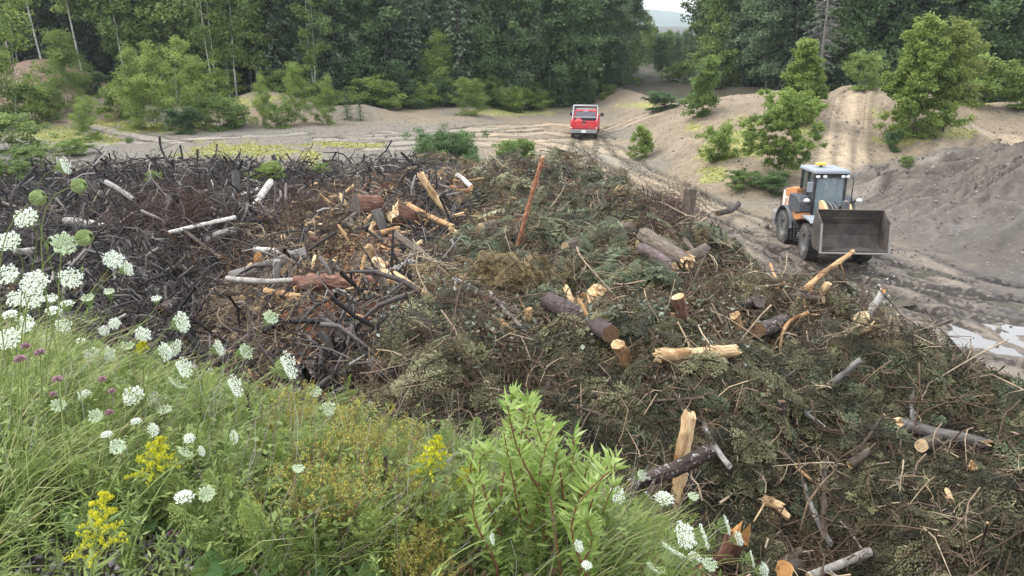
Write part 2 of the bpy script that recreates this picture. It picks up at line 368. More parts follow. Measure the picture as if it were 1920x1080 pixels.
# ------------------------------------------------------------------ heap of logs and brush
XRY = [0, 5, 8.6, 12, 15, 20, 25, 29, 33, 36, 40]
XRX = [7.2, 7.1, 6.3, 5.0, 5.2, 5.0, 4.9, 4.3, 3.2, 1.7, -1]
def pile(x, y):
    x = np.asarray(x, float); y = np.asarray(y, float)
    Rz = np.interp(y, [4, 6, 8, 9.6, 12, 14, 20, 30, 36], [.5, 1.45, 2.65, 3.3, 3.2, 2.8, 2.35, 2.05, 1.6])
    h = 1.05 + (Rz - 1.05) * sstep(-8.5, 0.0, x + .12 * (y - 12))
    h = h + gauss(x, y, -10.6, 24.0, 2.6, 2.4, 1.0) + gauss(x, y, -4.6, 22.5, 2.2, 2.5, .35) - gauss(x, y, -6.8, 15.0, 1.8, 1.6, .45) + gauss(x, y, -17, 36, 2.5, 2, .45) + gauss(x, y, -3.4, 13.2, 1.5, 1.2, .2)
    h = h + .45 * fbm(x * .42, y * .42, 21, 3) + (.55 * fbm(x * .95, y * .95, 22, 2) + .35 * vnoise(x * 2.3, y * 2.3, 27)) * (.65 + .75 * sstep(-6, 1, x))
    h = h - .6 * sstep(3.3, 5.5, x) * sstep(14, 18, y) * sstep(31, 27, y)
    e = sstep(0, 2.4, np.interp(y, XRY, XRX) + 2.0 - x + .7 * fbm(x * .8, y * .8, 23, 2))
    yf = np.interp(x, [-34, -12, -2, 2, 8], [41.5, 40.2, 38.5, 38, 37]) + .9 * fbm(x * .6, y * 0 + 3, 24, 2)
    e = e * sstep(0, 2.0, yf - y)
    return h * e - .25 * (1 - e)
ground_exact, pile_exact = ground, pile
_lx = np.arange(-70, 70.01, .14); _ly = np.arange(-2, 125.01, .14); _LX, _LY = np.meshgrid(_lx, _ly, indexing='ij')
def _grid(f):
    T_ = f(_LX, _LY)
    def look(x, y):
        fx = np.clip((np.asarray(x, float) + 70) / .14, 0, len(_lx) - 1.001); fy = np.clip((np.asarray(y, float) + 2) / .14, 0, len(_ly) - 1.001)
        i = fx.astype(int); j = fy.astype(int); u = fx - i; v = fy - j
        return (T_[i, j] * (1 - u) + T_[i + 1, j] * u) * (1 - v) + (T_[i, j + 1] * (1 - u) + T_[i + 1, j + 1] * u) * v
    return look
ground = _grid(ground_exact); pile = _grid(pile_exact); surf = _grid(lambda x, y: np.maximum(ground_exact(x, y), pile_exact(x, y)))
def hit(px, py, fn=surf, d0=1.5, d1=170, n=340):
    """first point of the surface seen through each pixel"""
    px = np.atleast_1d(np.asarray(px, float)); py = np.atleast_1d(np.asarray(py, float)); r = rays(px, py)
    ds = d0 * (d1 / d0) ** (np.arange(n) / (n - 1)); res = np.full(len(px), d1); done = np.zeros(len(px), bool); prev = np.full(len(px), d0)
    pg = None
    for d in ds:
        P = r * d; g = P[:, 2] + H - fn(P[:, 0], P[:, 1])
        if pg is not None:
            hitm = (~done) & (g <= 0)
            f = pg / np.maximum(pg - g, 1e-9); res = np.where(hitm, prev + (d - prev) * np.clip(f, 0, 1), res); done |= hitm
        prev = np.full(len(px), d); pg = g
        if done.all(): break
    return r * res[:, None] + np.array([0, 0, H]), res
def hit1(px, py, fn=surf): return hit([px], [py], fn)[0][0]
for r_ in RUTS: r_[0] = hit(r_[0][:, 0], r_[0][:, 1], ground)[0][:, :2]

def axis(lo, a, b, hi, step, grow=1.16):
    c = list(np.arange(a, b + 1e-6, step)); s = step; v = a; L = []
    while v > lo: s *= grow; v -= s; L.append(v)
    s = step; v = c[-1]; U = []
    while v < hi: s *= grow; v += s; U.append(v)
    return np.array(L[::-1] + c + U)
gx = axis(-3500, -30, 27, 3500, .13, 1.09); gy = axis(-60, 1.0, 60, 4000, .14, 1.07)
X, Y = np.meshgrid(gx, gy, indexing='ij'); Z = ground_exact(X, Y)
near = (Y < 75) & (Y > 12) & (np.abs(X) < 48)
rutd = np.zeros_like(Z); trk = np.zeros_like(Z); trk2 = np.zeros_like(Z); ARC = np.zeros_like(Z)
for P, g, dp in RUTS:
    ar = np.zeros(near.sum()); d = poly_dist(X[near], Y[near], P, ar) + .12 * vnoise(X[near] * .5, Y[near] * .5, 77)
    k = np.exp(-((d - g) / .2) ** 2); kb = np.exp(-((d - g) / .34) ** 2) - k
    fd = .75 + .5 * vnoise(X[near] * .3, Y[near] * .3, 12); kk = np.exp(-((d - g) / .3) ** 2); q_ = kk * fd > trk[near]; ARC[near] = np.where(q_, ar, ARC[near])
    rutd[near] += (-dp * k + dp * .55 * kb) * fd; trk[near] = np.maximum(trk[near], k * fd); trk2[near] = np.maximum(trk2[near], np.exp(-((d - g * .35) / .45) ** 2) * fd)
Z = Z + np.clip(rutd, -.14, .1)
mudz = sstep(6, 9, X) * sstep(34, 27, Y + .25 * X - 3)
Z = Z + (.07 * fbm(X * 1.6, Y * 2.4, 55, 3) + .05 * vnoise(X * 1.1 + Y * .4, Y * 4.5 + X * 1.5, 58)) * mudz * (Y > 10) + .03 * fbm(X * 3, Y * 3, 56, 2) * near
def lerp(a, b, t): return a + (np.asarray(b) - a) * t[..., None]
n1 = fbm(X * .25, Y * .25, 61, 4); n2 = fbm(X * 1.1, Y * 1.1, 62, 3)
A = np.zeros(X.shape + (3,)) + np.array([.31, .25, .185])
A = lerp(A, (.25, .225, .19), sstep(-.05, .35, n1) * .8)
A = lerp(A, (.4, .31, .22), sstep(.05, .4, -n1) * .6)
A = lerp(A, (.235, .215, .19), sstep(0, -6, X) * sstep(39, 42, Y) * sstep(62, 56, Y) * .9)
onm = sstep(.15, .8, np.interp(X, CRX, CRZ) * sstep(33, 42, Y) * sstep(7, 12, X))
A = lerp(A, (.33, .258, .185), onm * .8)
A = lerp(A, (.41, .335, .25), onm * sstep(.1, .4, n2) * .5)
A = lerp(A, (.2, .14, .1), onm * sstep(.2, .5, n1) * .5)
rr = np.hypot(X - 22.5, (Y - 31.5) * 1.05); gs = sstep(9.7, 9.1, rr + .9 * fbm(X * .3, Y * .3, 14, 2) + .3 * n2)
A = lerp(A, (.15, .13, .115), gs)
A = lerp(A, (.2, .165, .134), mudz * .95 * (1 - gs))
A = lerp(A, (.085, .072, .062), mudz * sstep(.0, .4, n1 + .4 * n2) * .8)
dk = np.where(mudz > .5, .55, .2)
A = A * (np.array([.62, .615, .57]) + mudz[..., None] * .12 + gs[..., None] * .12)
A = A * (1 - trk * (.64 - .36 * onm))[..., None]
A = A * (1 + (.7 - .45 * mudz) * trk2)[..., None]
A = A * (1 + .25 * np.clip(rutd * 14, 0, .6) * (1 - mudz))[..., None]
# moss on the pit edge and on the humps
PX, PY, PD = project(np.stack([X, Y, Z], -1))
def blob(cx, cyy, rx, ry, k=.45): return sstep(1.25, .6, np.hypot((PX - cx) / rx, (PY - cyy) / ry) + k * n2 * 2)
moss = np.zeros_like(Z)
for b in ((440, 284, 110, 17), (580, 298, 22, 16), (640, 272, 70, 5), (100, 250, 70, 18), (170, 262, 60, 10), (300, 240, 90, 8), (440, 192, 45, 10), (230, 210, 50, 14), (500, 185, 40, 6), (200, 230, 40, 8),
          (1295, 238, 24, 9), (1390, 265, 40, 36), (1345, 290, 34, 22), (1340, 325, 40, 20), (1700, 262, 55, 9), (1795, 250, 34, 9), (1510, 245, 18, 12), (1640, 212, 10, 10), (1835, 195, 20, 6), (960, 210, 80, 7), (1200, 198, 40, 5)):
    moss = np.maximum(moss, blob(*b))
moss = moss * (Y > 30)
moss = moss * sstep(-.35, -.02, fbm(X * 1.7, Y * .8, 71, 3) + .15)
A = lerp(A, (.27, .27, .085), moss * .8)
A = lerp(A, (.2, .21, .06), moss * sstep(.1, .4, n2) * .7)
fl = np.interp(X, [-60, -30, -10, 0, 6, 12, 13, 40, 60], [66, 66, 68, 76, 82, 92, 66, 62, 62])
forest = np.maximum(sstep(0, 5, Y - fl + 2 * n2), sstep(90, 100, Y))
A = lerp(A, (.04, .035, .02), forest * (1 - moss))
A = lerp(A, (.2, .14, .1), sstep(1.3, .7, np.hypot((X + 41) / 7, (Y - 69) / 6)))
bk = sstep(-.3, .1, bank(X, Y) - ground0(X, Y))
A = lerp(A, (.085, .06, .042), bk)
A = lerp(A, (.045, .04, .02), bk * sstep(.0, .3, n2))
nx, ny = X.shape; idx = np.arange(nx * ny).reshape(nx, ny)
Q = np.stack([idx[:-1, :-1], idx[1:, :-1], idx[1:, 1:], idx[:-1, 1:]], -1).reshape(-1, 4)
wet = np.clip(mudz * (.5 + 1.2 * trk + .8 * sstep(.1, .4, n1)), 0, 1)
gm, t, p = newmat('ground_earth', .95, .25)
at = N(t, 'ShaderNodeAttribute', attribute_name='albedo'); tc = N(t, 'ShaderNodeTexCoord')
na = N(t, 'ShaderNodeTexNoise', i_Scale=3.0, i_Detail=9.0, i_Roughness=.75); t.links.new(tc.outputs['Object'], na.inputs['Vector'])
nb = N(t, 'ShaderNodeTexVoronoi', i_Scale=9.0); t.links.new(tc.outputs['Object'], nb.inputs['Vector'])
c = mix(t, 1.0, at.outputs['Color'], ramp(t, na.outputs['Fac'], [(.28, (.6, .6, .62)), (.5, (1, 1, 1)), (.7, (1.35, 1.33, 1.3))]), 'MULTIPLY')
sep = N(t, 'ShaderNodeSeparateColor'); t.links.new(nb.outputs['Color'], sep.inputs[0])
st = ramp(t, sep.outputs[0], [(.9, (0, 0, 0)), (.93, (1, 1, 1))]); dd = ramp(t, nb.outputs['Distance'], [(.18, (1, 1, 1)), (.3, (0, 0, 0))])
c = mix(t, mix(t, 1.0, st, dd, 'MULTIPLY'), c, mix(t, .5, c, (.42, .39, .35)))
t.links.new(c, p.inputs['Base Color'])
aw = N(t, 'ShaderNodeAttribute', attribute_name='tint'); mr = N(t, 'ShaderNodeMapRange'); mr.inputs[3].default_value = .95; mr.inputs[4].default_value = .38
t.links.new(aw.outputs['Fac'], mr.inputs[0]); t.links.new(mr.outputs[0], p.inputs['Roughness'])
aa = N(t, 'ShaderNodeAttribute', attribute_name='arc'); ak = N(t, 'ShaderNodeAttribute', attribute_name='track'); sm = N(t, 'ShaderNodeMath', operation='MULTIPLY'); sm.inputs[1].default_value = 27.0; t.links.new(aa.outputs['Fac'], sm.inputs[0])
sn = N(t, 'ShaderNodeMath', operation='SINE'); t.links.new(sm.outputs[0], sn.inputs[0]); sk = N(t, 'ShaderNodeMath', operation='MULTIPLY'); t.links.new(sn.outputs[0], sk.inputs[0]); t.links.new(ak.outputs['Fac'], sk.inputs[1])
sa = N(t, 'ShaderNodeMath', operation='MULTIPLY_ADD'); sa.inputs[1].default_value = .35; t.links.new(sk.outputs[0], sa.inputs[0]); t.links.new(na.outputs['Fac'], sa.inputs[2])
bump(t, p, sa.outputs[0], .9, .12)
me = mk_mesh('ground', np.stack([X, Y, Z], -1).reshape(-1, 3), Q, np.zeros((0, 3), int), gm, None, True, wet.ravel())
ca = me.color_attributes.new('albedo', 'FLOAT_COLOR', 'POINT')
ca.data.foreach_set('color', np.concatenate([A, np.ones(A.shape[:2] + (1,))], -1).astype(np.float32).ravel())
for nm_, ar_ in (('arc', ARC), ('track', trk)):
    a_ = me.attributes.new(nm_, 'FLOAT', 'POINT'); a_.data.foreach_set('value', ar_.astype(np.float32).ravel())
tag(link('ground', me), kind='structure')
mi_ = np.argwhere((moss > .4) & (Y < 75)); mg = np.random.default_rng(4); mi_ = mi_[mg.integers(0, len(mi_), 16000)]; mp0 = np.stack([X, Y, Z], -1)[mi_[:, 0], mi_[:, 1]] + mg.normal(size=(16000, 3)) * np.array([.1, .1, .0])
M['moss'] = leafmat('moss_tufts', [(0, (.1, .11, .03)), (.5, (.24, .25, .06)), (1, (.4, .38, .12))], .3, .8)
V, Q_ = leaves(mp0, nrm(mg.normal(size=(16000, 3)) * np.array([1, 1, .3]) + np.array([0, 0, .45])), mg.normal(size=(16000, 3)) + np.array([0, 0, 1.]), mg.uniform(.05, .15, 16000), mg.uniform(.03, .08, 16000)); tag(Geo().add(V, Q_, None, np.repeat(mg.beta(2, 2, 16000), 4)).build('moss', M['moss']), kind='stuff')
gs_ = np.random.default_rng(14); ic = bmesh.new(); bmesh.ops.create_icosphere(ic, subdivisions=1, radius=1); iv = np.array([v.co for v in ic.verts]); iT = np.array([[v.index for v in f.verts] for f in ic.faces]); ic.free()
sx_ = np.concatenate([gs_.uniform(-32, 34, 9000), gs_.normal(34, 4, 900), gs_.normal(18, 4, 1200)]); sy_ = np.concatenate([gs_.uniform(15, 64, 9000), gs_.normal(47, 4, 900), gs_.normal(31, 4, 1200)]); k_ = pile(sx_, sy_) < ground(sx_, sy_) - .02; sx_, sy_ = sx_[k_], sy_[k_]; n_ = len(sx_)
SM, t, p = newmat('loose_stones', .9, .2); at = N(t, 'ShaderNodeAttribute', attribute_name='tint'); t.links.new(ramp(t, at.outputs['Fac'], [(0, (.07, .06, .05)), (.6, (.17, .15, .125)), (1, (.3, .27, .23))]), p.inputs['Base Color'])
G_ = Geo(); scatter(G_, (iv * np.array([1, .8, .62]), np.zeros((0, 4), int), iT, np.full(len(iv), .5), None), np.stack([sx_, sy_, ground(sx_, sy_) + .01], -1), frames(nrm(gs_.normal(size=(n_, 3))), gs_.uniform(0, 6, n_)), gs_.lognormal(-3.35, .5, n_), gs_.beta(2, 2, n_)); tag(G_.build('stones', SM), kind='stuff')
# puddle water: flat sheets lying in the basins
wm, t, p = newmat('puddle_water', .02, .8); p.inputs['Base Color'].default_value = (.1, .09, .075, 1); p.inputs['Alpha'].default_value = .9
def gsurf(x, y):
    ix = np.clip(np.searchsorted(gx, x), 1, len(gx) - 1); iy = np.clip(np.searchsorted(gy, y), 1, len(gy) - 1)
    return Z[ix, iy]
for (cx, cyy, sx, sy, h) in PUD:
    a = np.linspace(0, 2 * np.pi, 48, endpoint=False); rr_ = 1.9 + .5 * vnoise(np.cos(a) * 2 + cx, np.sin(a) * 2, 4)
    bx = cx + np.cos(a) * sx * rr_; by = cyy + np.sin(a) * sy * rr_
    zin = np.median(gsurf(cx + np.cos(a) * sx * .75, cyy + np.sin(a) * sy * .75))
    V = np.concatenate([np.stack([bx, by, bx * 0 + zin], -1), [[cx, cyy, zin]]]); T = [[i, (i + 1) % 48, 48] for i in range(48)]
    tag(Geo().add(V, None, T).build('puddle', wm), kind='structure')
# distant forested mountain
mm, t, p = newmat('mountain_forest', .95, .1); p.inputs['Base Color'].default_value = (.045, .07, .04, 1)
mxs = np.linspace(-1600, 2600, 160); mys = np.linspace(2000, 3600, 40); MX, MY = np.meshgrid(mxs, mys, indexing='ij')
MZ = 20 + (np.interp(mxs, [-1600, -600, 300, 500, 610, 800, 1200, 2600], [40, 90, 78, 62, 36, 26, 40, 20])[:, None] * np.sin(np.pi * np.clip((mys - 2000) / 1600, 0, 1))[None]) + 10 * fbm(MX * .006, MY * .006, 91, 3)
MZ = np.where((mys <= 2001)[None] | (mys >= 3599)[None], 10, MZ)
idm = np.arange(MX.size).reshape(MX.shape); Qm = np.stack([idm[:-1, :-1], idm[1:, :-1], idm[1:, 1:], idm[:-1, 1:]], -1).reshape(-1, 4)
tag(Geo().add(np.stack([MX, MY, MZ], -1), Qm).build('hills', mm, None, True), kind='structure')
# ------------------------------------------------------------------ trees: each is an Empty > trunk, crown
M['leaf_birch'] = leafmat('birch_leaves', [(0, (.075, .125, .03)), (.5, (.16, .23, .06)), (1, (.27, .34, .1))], .4, objvar=.5)
M['leaf_light'] = leafmat('young_birch_leaves', [(0, (.085, .135, .028)), (.5, (.18, .25, .055)), (1, (.32, .39, .1))], .4, objvar=.25)
M['leaf_yellow'] = leafmat('yellowish_leaves', [(0, (.1, .13, .03)), (.5, (.2, .24, .055)), (1, (.32, .33, .1))], .4, objvar=.2)
M['leaf_maple'] = leafmat('maple_leaves', [(0, (.05, .09, .036)), (.5, (.1, .165, .062)), (1, (.18, .26, .1))], .5, objvar=.55)
M['leaf_poplar'] = leafmat('poplar_leaves', [(0, (.07, .11, .055)), (.5, (.12, .175, .085)), (1, (.19, .25, .13))], .35, objvar=.3)
M['needle'] = leafmat('spruce_needles', [(0, (.028, .05, .03)), (.45, (.07, .11, .06)), (1, (.16, .21, .115))], .3, objvar=.6)
M['needle_green'] = leafmat('fir_needles', [(0, (.04, .075, .03)), (.5, (.08, .135, .05)), (1, (.13, .2, .075))], .15, objvar=.35)
M['dead_twig'] = leafmat('dead_twigs', [(0, (.06, .05, .042)), (1, (.17, .15, .13))], 0)
M['trunk_grey'] = barkmat('grey_trunk', (.05, .045, .04), (.11, .1, .09), (.18, .17, .155), scale=3)
M['trunk_dark'] = barkmat('dark_trunk', (.02, .017, .014), (.05, .042, .035), (.085, .075, .065), scale=3)
M['trunk_white'] = birchmat('white_trunk', (.4, .39, .36))
def env_birch(t): return (1 - t) ** 1.0 * np.minimum(1, t / .1 + .45) * 1.12
def env_round(t): return np.sqrt(np.clip(1 - (1.9 * t - .82) ** 2 * .95, .02, 1)) * .95
def env_column(t): return np.minimum(1, (1 - t) * 2.2) ** .7 * np.minimum(1, t / .2 + .3) * (.8 + .2 * np.sin(t * 21))
def broadleaf(seed, Hh, Rr, env, base, nclump, nleaf, lsize, trunkmat, leafm, tr=.011, stems=1, csize=.1, droop=.0):
    g = np.random.default_rng(seed); tg = Geo(); cg = Geo(); C = []; CT = []
    for s in range(stems):
        ang = g.uniform(0, 6.28); off = (0 if stems == 1 else Rr * .45)
        hs = Hh * (1 if s == 0 else g.uniform(.7, .98))
        top = np.array([off * math.cos(ang), off * math.sin(ang), hs * .97]); b = top * np.array([.25, .25, 0])
        tp = curved(b[None], top[None], 9, .018, g); tp[:, 0, 2] = -.3
        rad = Hh * tr * (1 - .9 * np.linspace(0, 1, 9)) * (1 if stems == 1 else .75)
        tg.add(*tubes(tp, rad[None], 7))
        nl = max(6, int(22 / stems)); zt = np.linspace(base, .93, nl) + g.uniform(-.02, .02, nl)
        az = np.arange(nl) * 2.4 + g.uniform(0, 1, nl); ln = Rr * env((zt - base) / (1 - base)) * g.uniform(.7, 1.1, nl)
        fi = zt * 8; i0 = np.clip(fi.astype(int), 0, 7); pb = tp[0][i0] + (tp[0][i0 + 1] - tp[0][i0]) * (fi - i0)[:, None]
        e = pb + np.stack([np.cos(az) * ln, np.sin(az) * ln, ln * (g.uniform(.15, .7, nl) - droop)], -1)
        lp = curved(pb, e, 5, .06, g); lr = (Hh * tr * .35 * (1 - zt * .6))[:, None] * np.linspace(1, .25, 5)[None]
        tg.add(*tubes(lp, lr, 4))
        k = max(1, nclump // (stems * nl))
        for i in range(k):
            f = g.uniform(.3, 1.05, nl); P = pb + (e - pb) * f[:, None] + g.normal(size=(nl, 3)) * (Rr * .16)
            C.append(P); CT.append(g.uniform(.15, .85, nl))
        C.append(tp[0, -1][None] + g.normal(size=(4, 3)) * Rr * .1); CT.append(g.uniform(.3, .9, 4))
    C = np.concatenate(C); CT = np.concatenate(CT); n = len(C)
    cs = Hh * csize * g.uniform(.5, 1.15, n) * .5
    o = rdir(n * nleaf, g) * (g.uniform(0, 1, n * nleaf) ** .5)[:, None] * np.repeat(cs, nleaf)[:, None] * np.array([1.15, 1.15, .8])
    P = np.repeat(C, nleaf, 0) + o; P[:, 2] = np.maximum(P[:, 2], .1)
    d = rdir(len(P), g) * np.array([1, 1, .6]) + np.array([0, 0, -.25]); nn = rdir(len(P), g) + np.array([0, 0, .7])
    V, Q = leaves(P, d, nn, lsize * g.uniform(.7, 1.3, len(P)), lsize * .75 * g.uniform(.7, 1.2, len(P)))
    tint = np.clip(np.repeat(CT, nleaf) * .8 + .1 + g.normal(size=len(P)) * .15, 0, 1)
    cg.add(V, Q, None, np.repeat(tint, 4))
    return tg.mesh('trunk', trunkmat, True), cg.mesh('crown', leafm)
def spruce(seed, Hh, Rr, leafm, dens=1.0, base=.05, bare=False, lsize=.28):
    g = np.random.default_rng(seed); tg = Geo(); cg = Geo()
    tp = curved(np.array([[0, 0, -.3]]), np.array([[0, 0, Hh]]), 8, .006, g)
    tg.add(*tubes(tp, (Hh * .011 * (1 - .95 * np.linspace(0, 1, 8)))[None], 7))
    z = np.arange(base * Hh, Hh * .985, .32); nb = 6; n = len(z) * nb
    zz = np.repeat(z, nb) + g.uniform(-.14, .14, n); az = g.uniform(0, 6.28, n); t = zz / Hh
    ln = (Rr * np.clip(1 - t, 0, 1) ** .85 + .12) * g.uniform(.55, 1.15, n) * (.85 + .3 * np.sin(t * 31 + seed))
    dr = np.interp(t, [0, .6, 1], [-.35, -.1, .55]) + g.normal(size=n) * .1
    pb = np.stack([zz * 0, zz * 0, zz], -1); e = pb + np.stack([np.cos(az) * ln, np.sin(az) * ln, dr * ln], -1)
    bp = curved(pb, e, 4, .05, g)
    tg.add(*tubes(bp, (.006 * Hh / 8 + .012 * ln / 2)[:, None] * np.linspace(1, .3, 4)[None], 3), tint=.4)
    if bare:
        m = int(n * 5); i = g.integers(0, n, m); f = g.uniform(.2, 1, m); P = pb[i] + (e[i] - pb[i]) * f[:, None]
        q = P + (rdir(m, g) * np.array([1, 1, .4]) + nrm(e - pb)[i] * .8) * .35
        cg.add(*tubes(curved(P, q, 3, .08, g), np.full((m, 3), .011), 3), tint=np.repeat(g.uniform(0, 1, m), 9)); return tg.mesh('trunk', M['trunk_grey'], True), cg.mesh('dead_branches', M['dead_twig'])
    k = max(4, int(11 * dens)); i = np.repeat(np.arange(n), k); f = g.uniform(.15, 1.05, n * k)
    P = pb[i] + (e[i] - pb[i]) * f[:, None] + g.normal(size=(n * k, 3)) * np.array([.09, .09, .06])
    out = nrm(e - pb)[i]; sd = np.cross(out, np.array([0, 0, 1.])) * g.choice([-1, 1], n * k)[:, None]
    d = out * .7 + sd * g.uniform(0, .9, n * k)[:, None] + np.array([0, 0, -.35]); nn = rdir(n * k, g) * .5 + np.array([0, 0, 1])
    V, Q = leaves(P, d, nn, lsize * g.uniform(.7, 1.5, n * k), lsize * .42, .4)
    bt = np.repeat(g.uniform(.1, .8, n), k); tt = np.clip(bt + (f - .6) * .7 + g.normal(size=n * k) * .1, 0, 1)
    cg.add(V, Q, None, np.repeat(tt, 4))
    return tg.mesh('trunk', M['trunk_dark'], True), cg.mesh('crown', leafm)
TPL = {}
def tpl(kind, *ms): TPL.setdefault(kind, []).append(ms)
for s in range(3):
    tpl('spruce', *spruce(100 + s, 15, 2.3, M['needle'], 1.35, lsize=.3)); tpl('birch', *broadleaf(200 + s, 14, 3.1, env_round, .22, 160, 85, .25, M['trunk_white'], M['leaf_birch'], .008))
    tpl('maple', *broadleaf(300 + s, 13, 3.7, env_round, .04, 210, 90, .28, M['trunk_grey'], M['leaf_maple'], .009, csize=.135))
    tpl('poplar', *broadleaf(400 + s, 15, 2.4, env_column, .08, 170, 85, .25, M['trunk_grey'], M['leaf_poplar'], .007))
    tpl('young birch', *broadleaf(500 + s, 6, 2.2, env_birch, .06, 150, 120, .105, M['trunk_white'], M['leaf_light'], .007, stems=[1, 3, 2][s], csize=.16))
    tpl('shrub', *broadleaf(600 + s, 2.2, 1.4, env_round, .02, 90, 80, .12, M['trunk_grey'], [M['leaf_light'], M['leaf_birch'], M['leaf_maple']][s], .008, stems=4, csize=.3))
    tpl('fir', *spruce(700 + s, 9, 2.3, M['needle_green'], 1.2))
for s in range(3): tpl('open birch', *broadleaf(750 + s, 15, 1.9, env_column, .3, 80, 80, .22, M['trunk_white'], M['leaf_birch'], .0058, stems=[2, 1, 1][s], csize=.1))
tpl('dead spruce', *spruce(801, 15, 2.2, None, base=.2, bare=True))
NAMES = {'spruce': 'spruce_tree', 'birch': 'birch_tree', 'maple': 'maple_tree', 'poplar': 'poplar_tree', 'young birch': 'young_birch_tree', 'shrub': 'shrub', 'fir': 'fir_tree', 'open birch': 'birch_tree', 'dead spruce': 'dead_spruce_tree'}
HT = {'spruce': 15, 'birch': 14, 'maple': 13, 'poplar': 15, 'young birch': 6, 'shrub': 2.2, 'fir': 9, 'open birch': 15, 'dead spruce': 15}
TREES = []
def plant(kind, x, y, h, wid=1.0, label=None, group=None, var=None, z=None, cat=None, g=rng):
    v = TPL[kind][(int(g.integers(0, 99)) if var is None else var) % len(TPL[kind])]
    z = float(ground(x, y)) if z is None else z
    o = thing(NAMES[kind], (x, y, z - .05), g.uniform(0, 6.28)); s = h / HT[kind]; o.scale = (s * wid, s * wid, s)
    for nm, me in zip(('trunk', 'crown' if kind != 'dead spruce' else 'branches'), v): link(nm, me, o)
    tag(o, label, cat or ('shrub' if kind == 'shrub' else 'tree'), group)
    px, py, _ = project(np.array([x, y, z + h * .5])); TREES.append((o, kind, float(px), float(py))); return o
def own(name, kind_meshes, px, py, d, label, rz=0, cat='tree', scale=1.0):
    """a tree with meshes of its own, standing where pixel (px,py) meets the ground"""
    P = hit1(px, py, ground); o = thing(name, (P[0], P[1], P[2] - .05), rz); o.scale = (scale,) * 3
    for nm, me in zip(('trunk', 'crown'), kind_meshes): link(nm, me, o)
    return tag(o, label, cat)
# big individual trees on the mounds
def mpp(px, py): return float(np.linalg.norm(hit1(px, py, ground) - np.array([0, 0, H]))) / FPX
own('birch_tree', broadleaf(901, 188 * mpp(1712, 252), 60 * mpp(1712, 252), env_birch, .02, 480, 120, .13, M['trunk_grey'], M['leaf_light'], .008, csize=.1), 1712, 254, 0, 'tall pointed bright green birch on the mossy terrace of the right dirt mound')
own('pine_tree', broadleaf(902, 170 * mpp(1765, 248), 56 * mpp(1765, 248), env_column, .2, 150, 100, .13, M['trunk_dark'], M['leaf_yellow'], .012, csize=.13), 1768, 246, 0, 'yellowish open tree with a dark trunk against the tall pointed birch')
own('birch_tree', broadleaf(903, 139 * mpp(1497, 228), 39 * mpp(1497, 228), env_birch, .02, 340, 120, .12, M['trunk_grey'], M['leaf_light'], .008, csize=.115), 1497, 230, 0, 'pointed green birch beside the tyre track up the dirt mound')
own('birch_tree', broadleaf(904, 148 * mpp(1455, 335), 66 * mpp(1455, 335), env_round, .28, 240, 95, .105, M['trunk_grey'], M['leaf_light'], .006, stems=5, csize=.11, droop=.1), 1456, 338, 0, 'leafy clump of thin grey stems in front of the dirt mound, behind the wheel loader')
own('shrub', broadleaf(905, 62 * mpp(1338, 300), 32 * mpp(1338, 300), env_round, .1, 110, 70, .09, M['trunk_grey'], M['leaf_light'], .008, stems=4, csize=.26), 1340, 304, 0, 'small open shrub on the moss left of the thin stemmed clump', cat='shrub')
own('birch_tree', broadleaf(906, 98 * mpp(1312, 215), 28 * mpp(1312, 215), env_birch, .08, 170, 100, .12, M['trunk_grey'], M['leaf_birch'], .008, stems=2, csize=.17), 1312, 218, 0, 'small leaning birch at the left end of the dirt mound')
own('shrub', broadleaf(907, 56 * mpp(1204, 292), 27 * mpp(1204, 292), env_birch, .02, 100, 70, .1, M['trunk_grey'], M['leaf_light'], .008, stems=3, csize=.26), 1203, 296, 0, 'lone upright shrub at the foot of the dirt mound, nearest the red pickup', cat='shrub')
P_ = hit1(838, 322); mp_ = np.linalg.norm(P_) / FPX
for (a, nm, px, py, ph, pw, lf, n, lb) in ((908, 'bush', 840, 338, 112, 84, 'leaf_maple', 380, 'dense rounded dark green bush behind the log heap, widest beside the gravel flat'), (909, 'bush', 962, 328, 82, 56, 'leaf_birch', 220, 'smaller bright green bush behind the log heap, right of the rounded dark one')):
    own(nm, broadleaf(a, ph * mp_, pw * mp_, env_round, .02, n, 110, .085, M['trunk_dark'], M[lf], .012, stems=5, csize=.26), px, py, 0, lb, cat='bush')
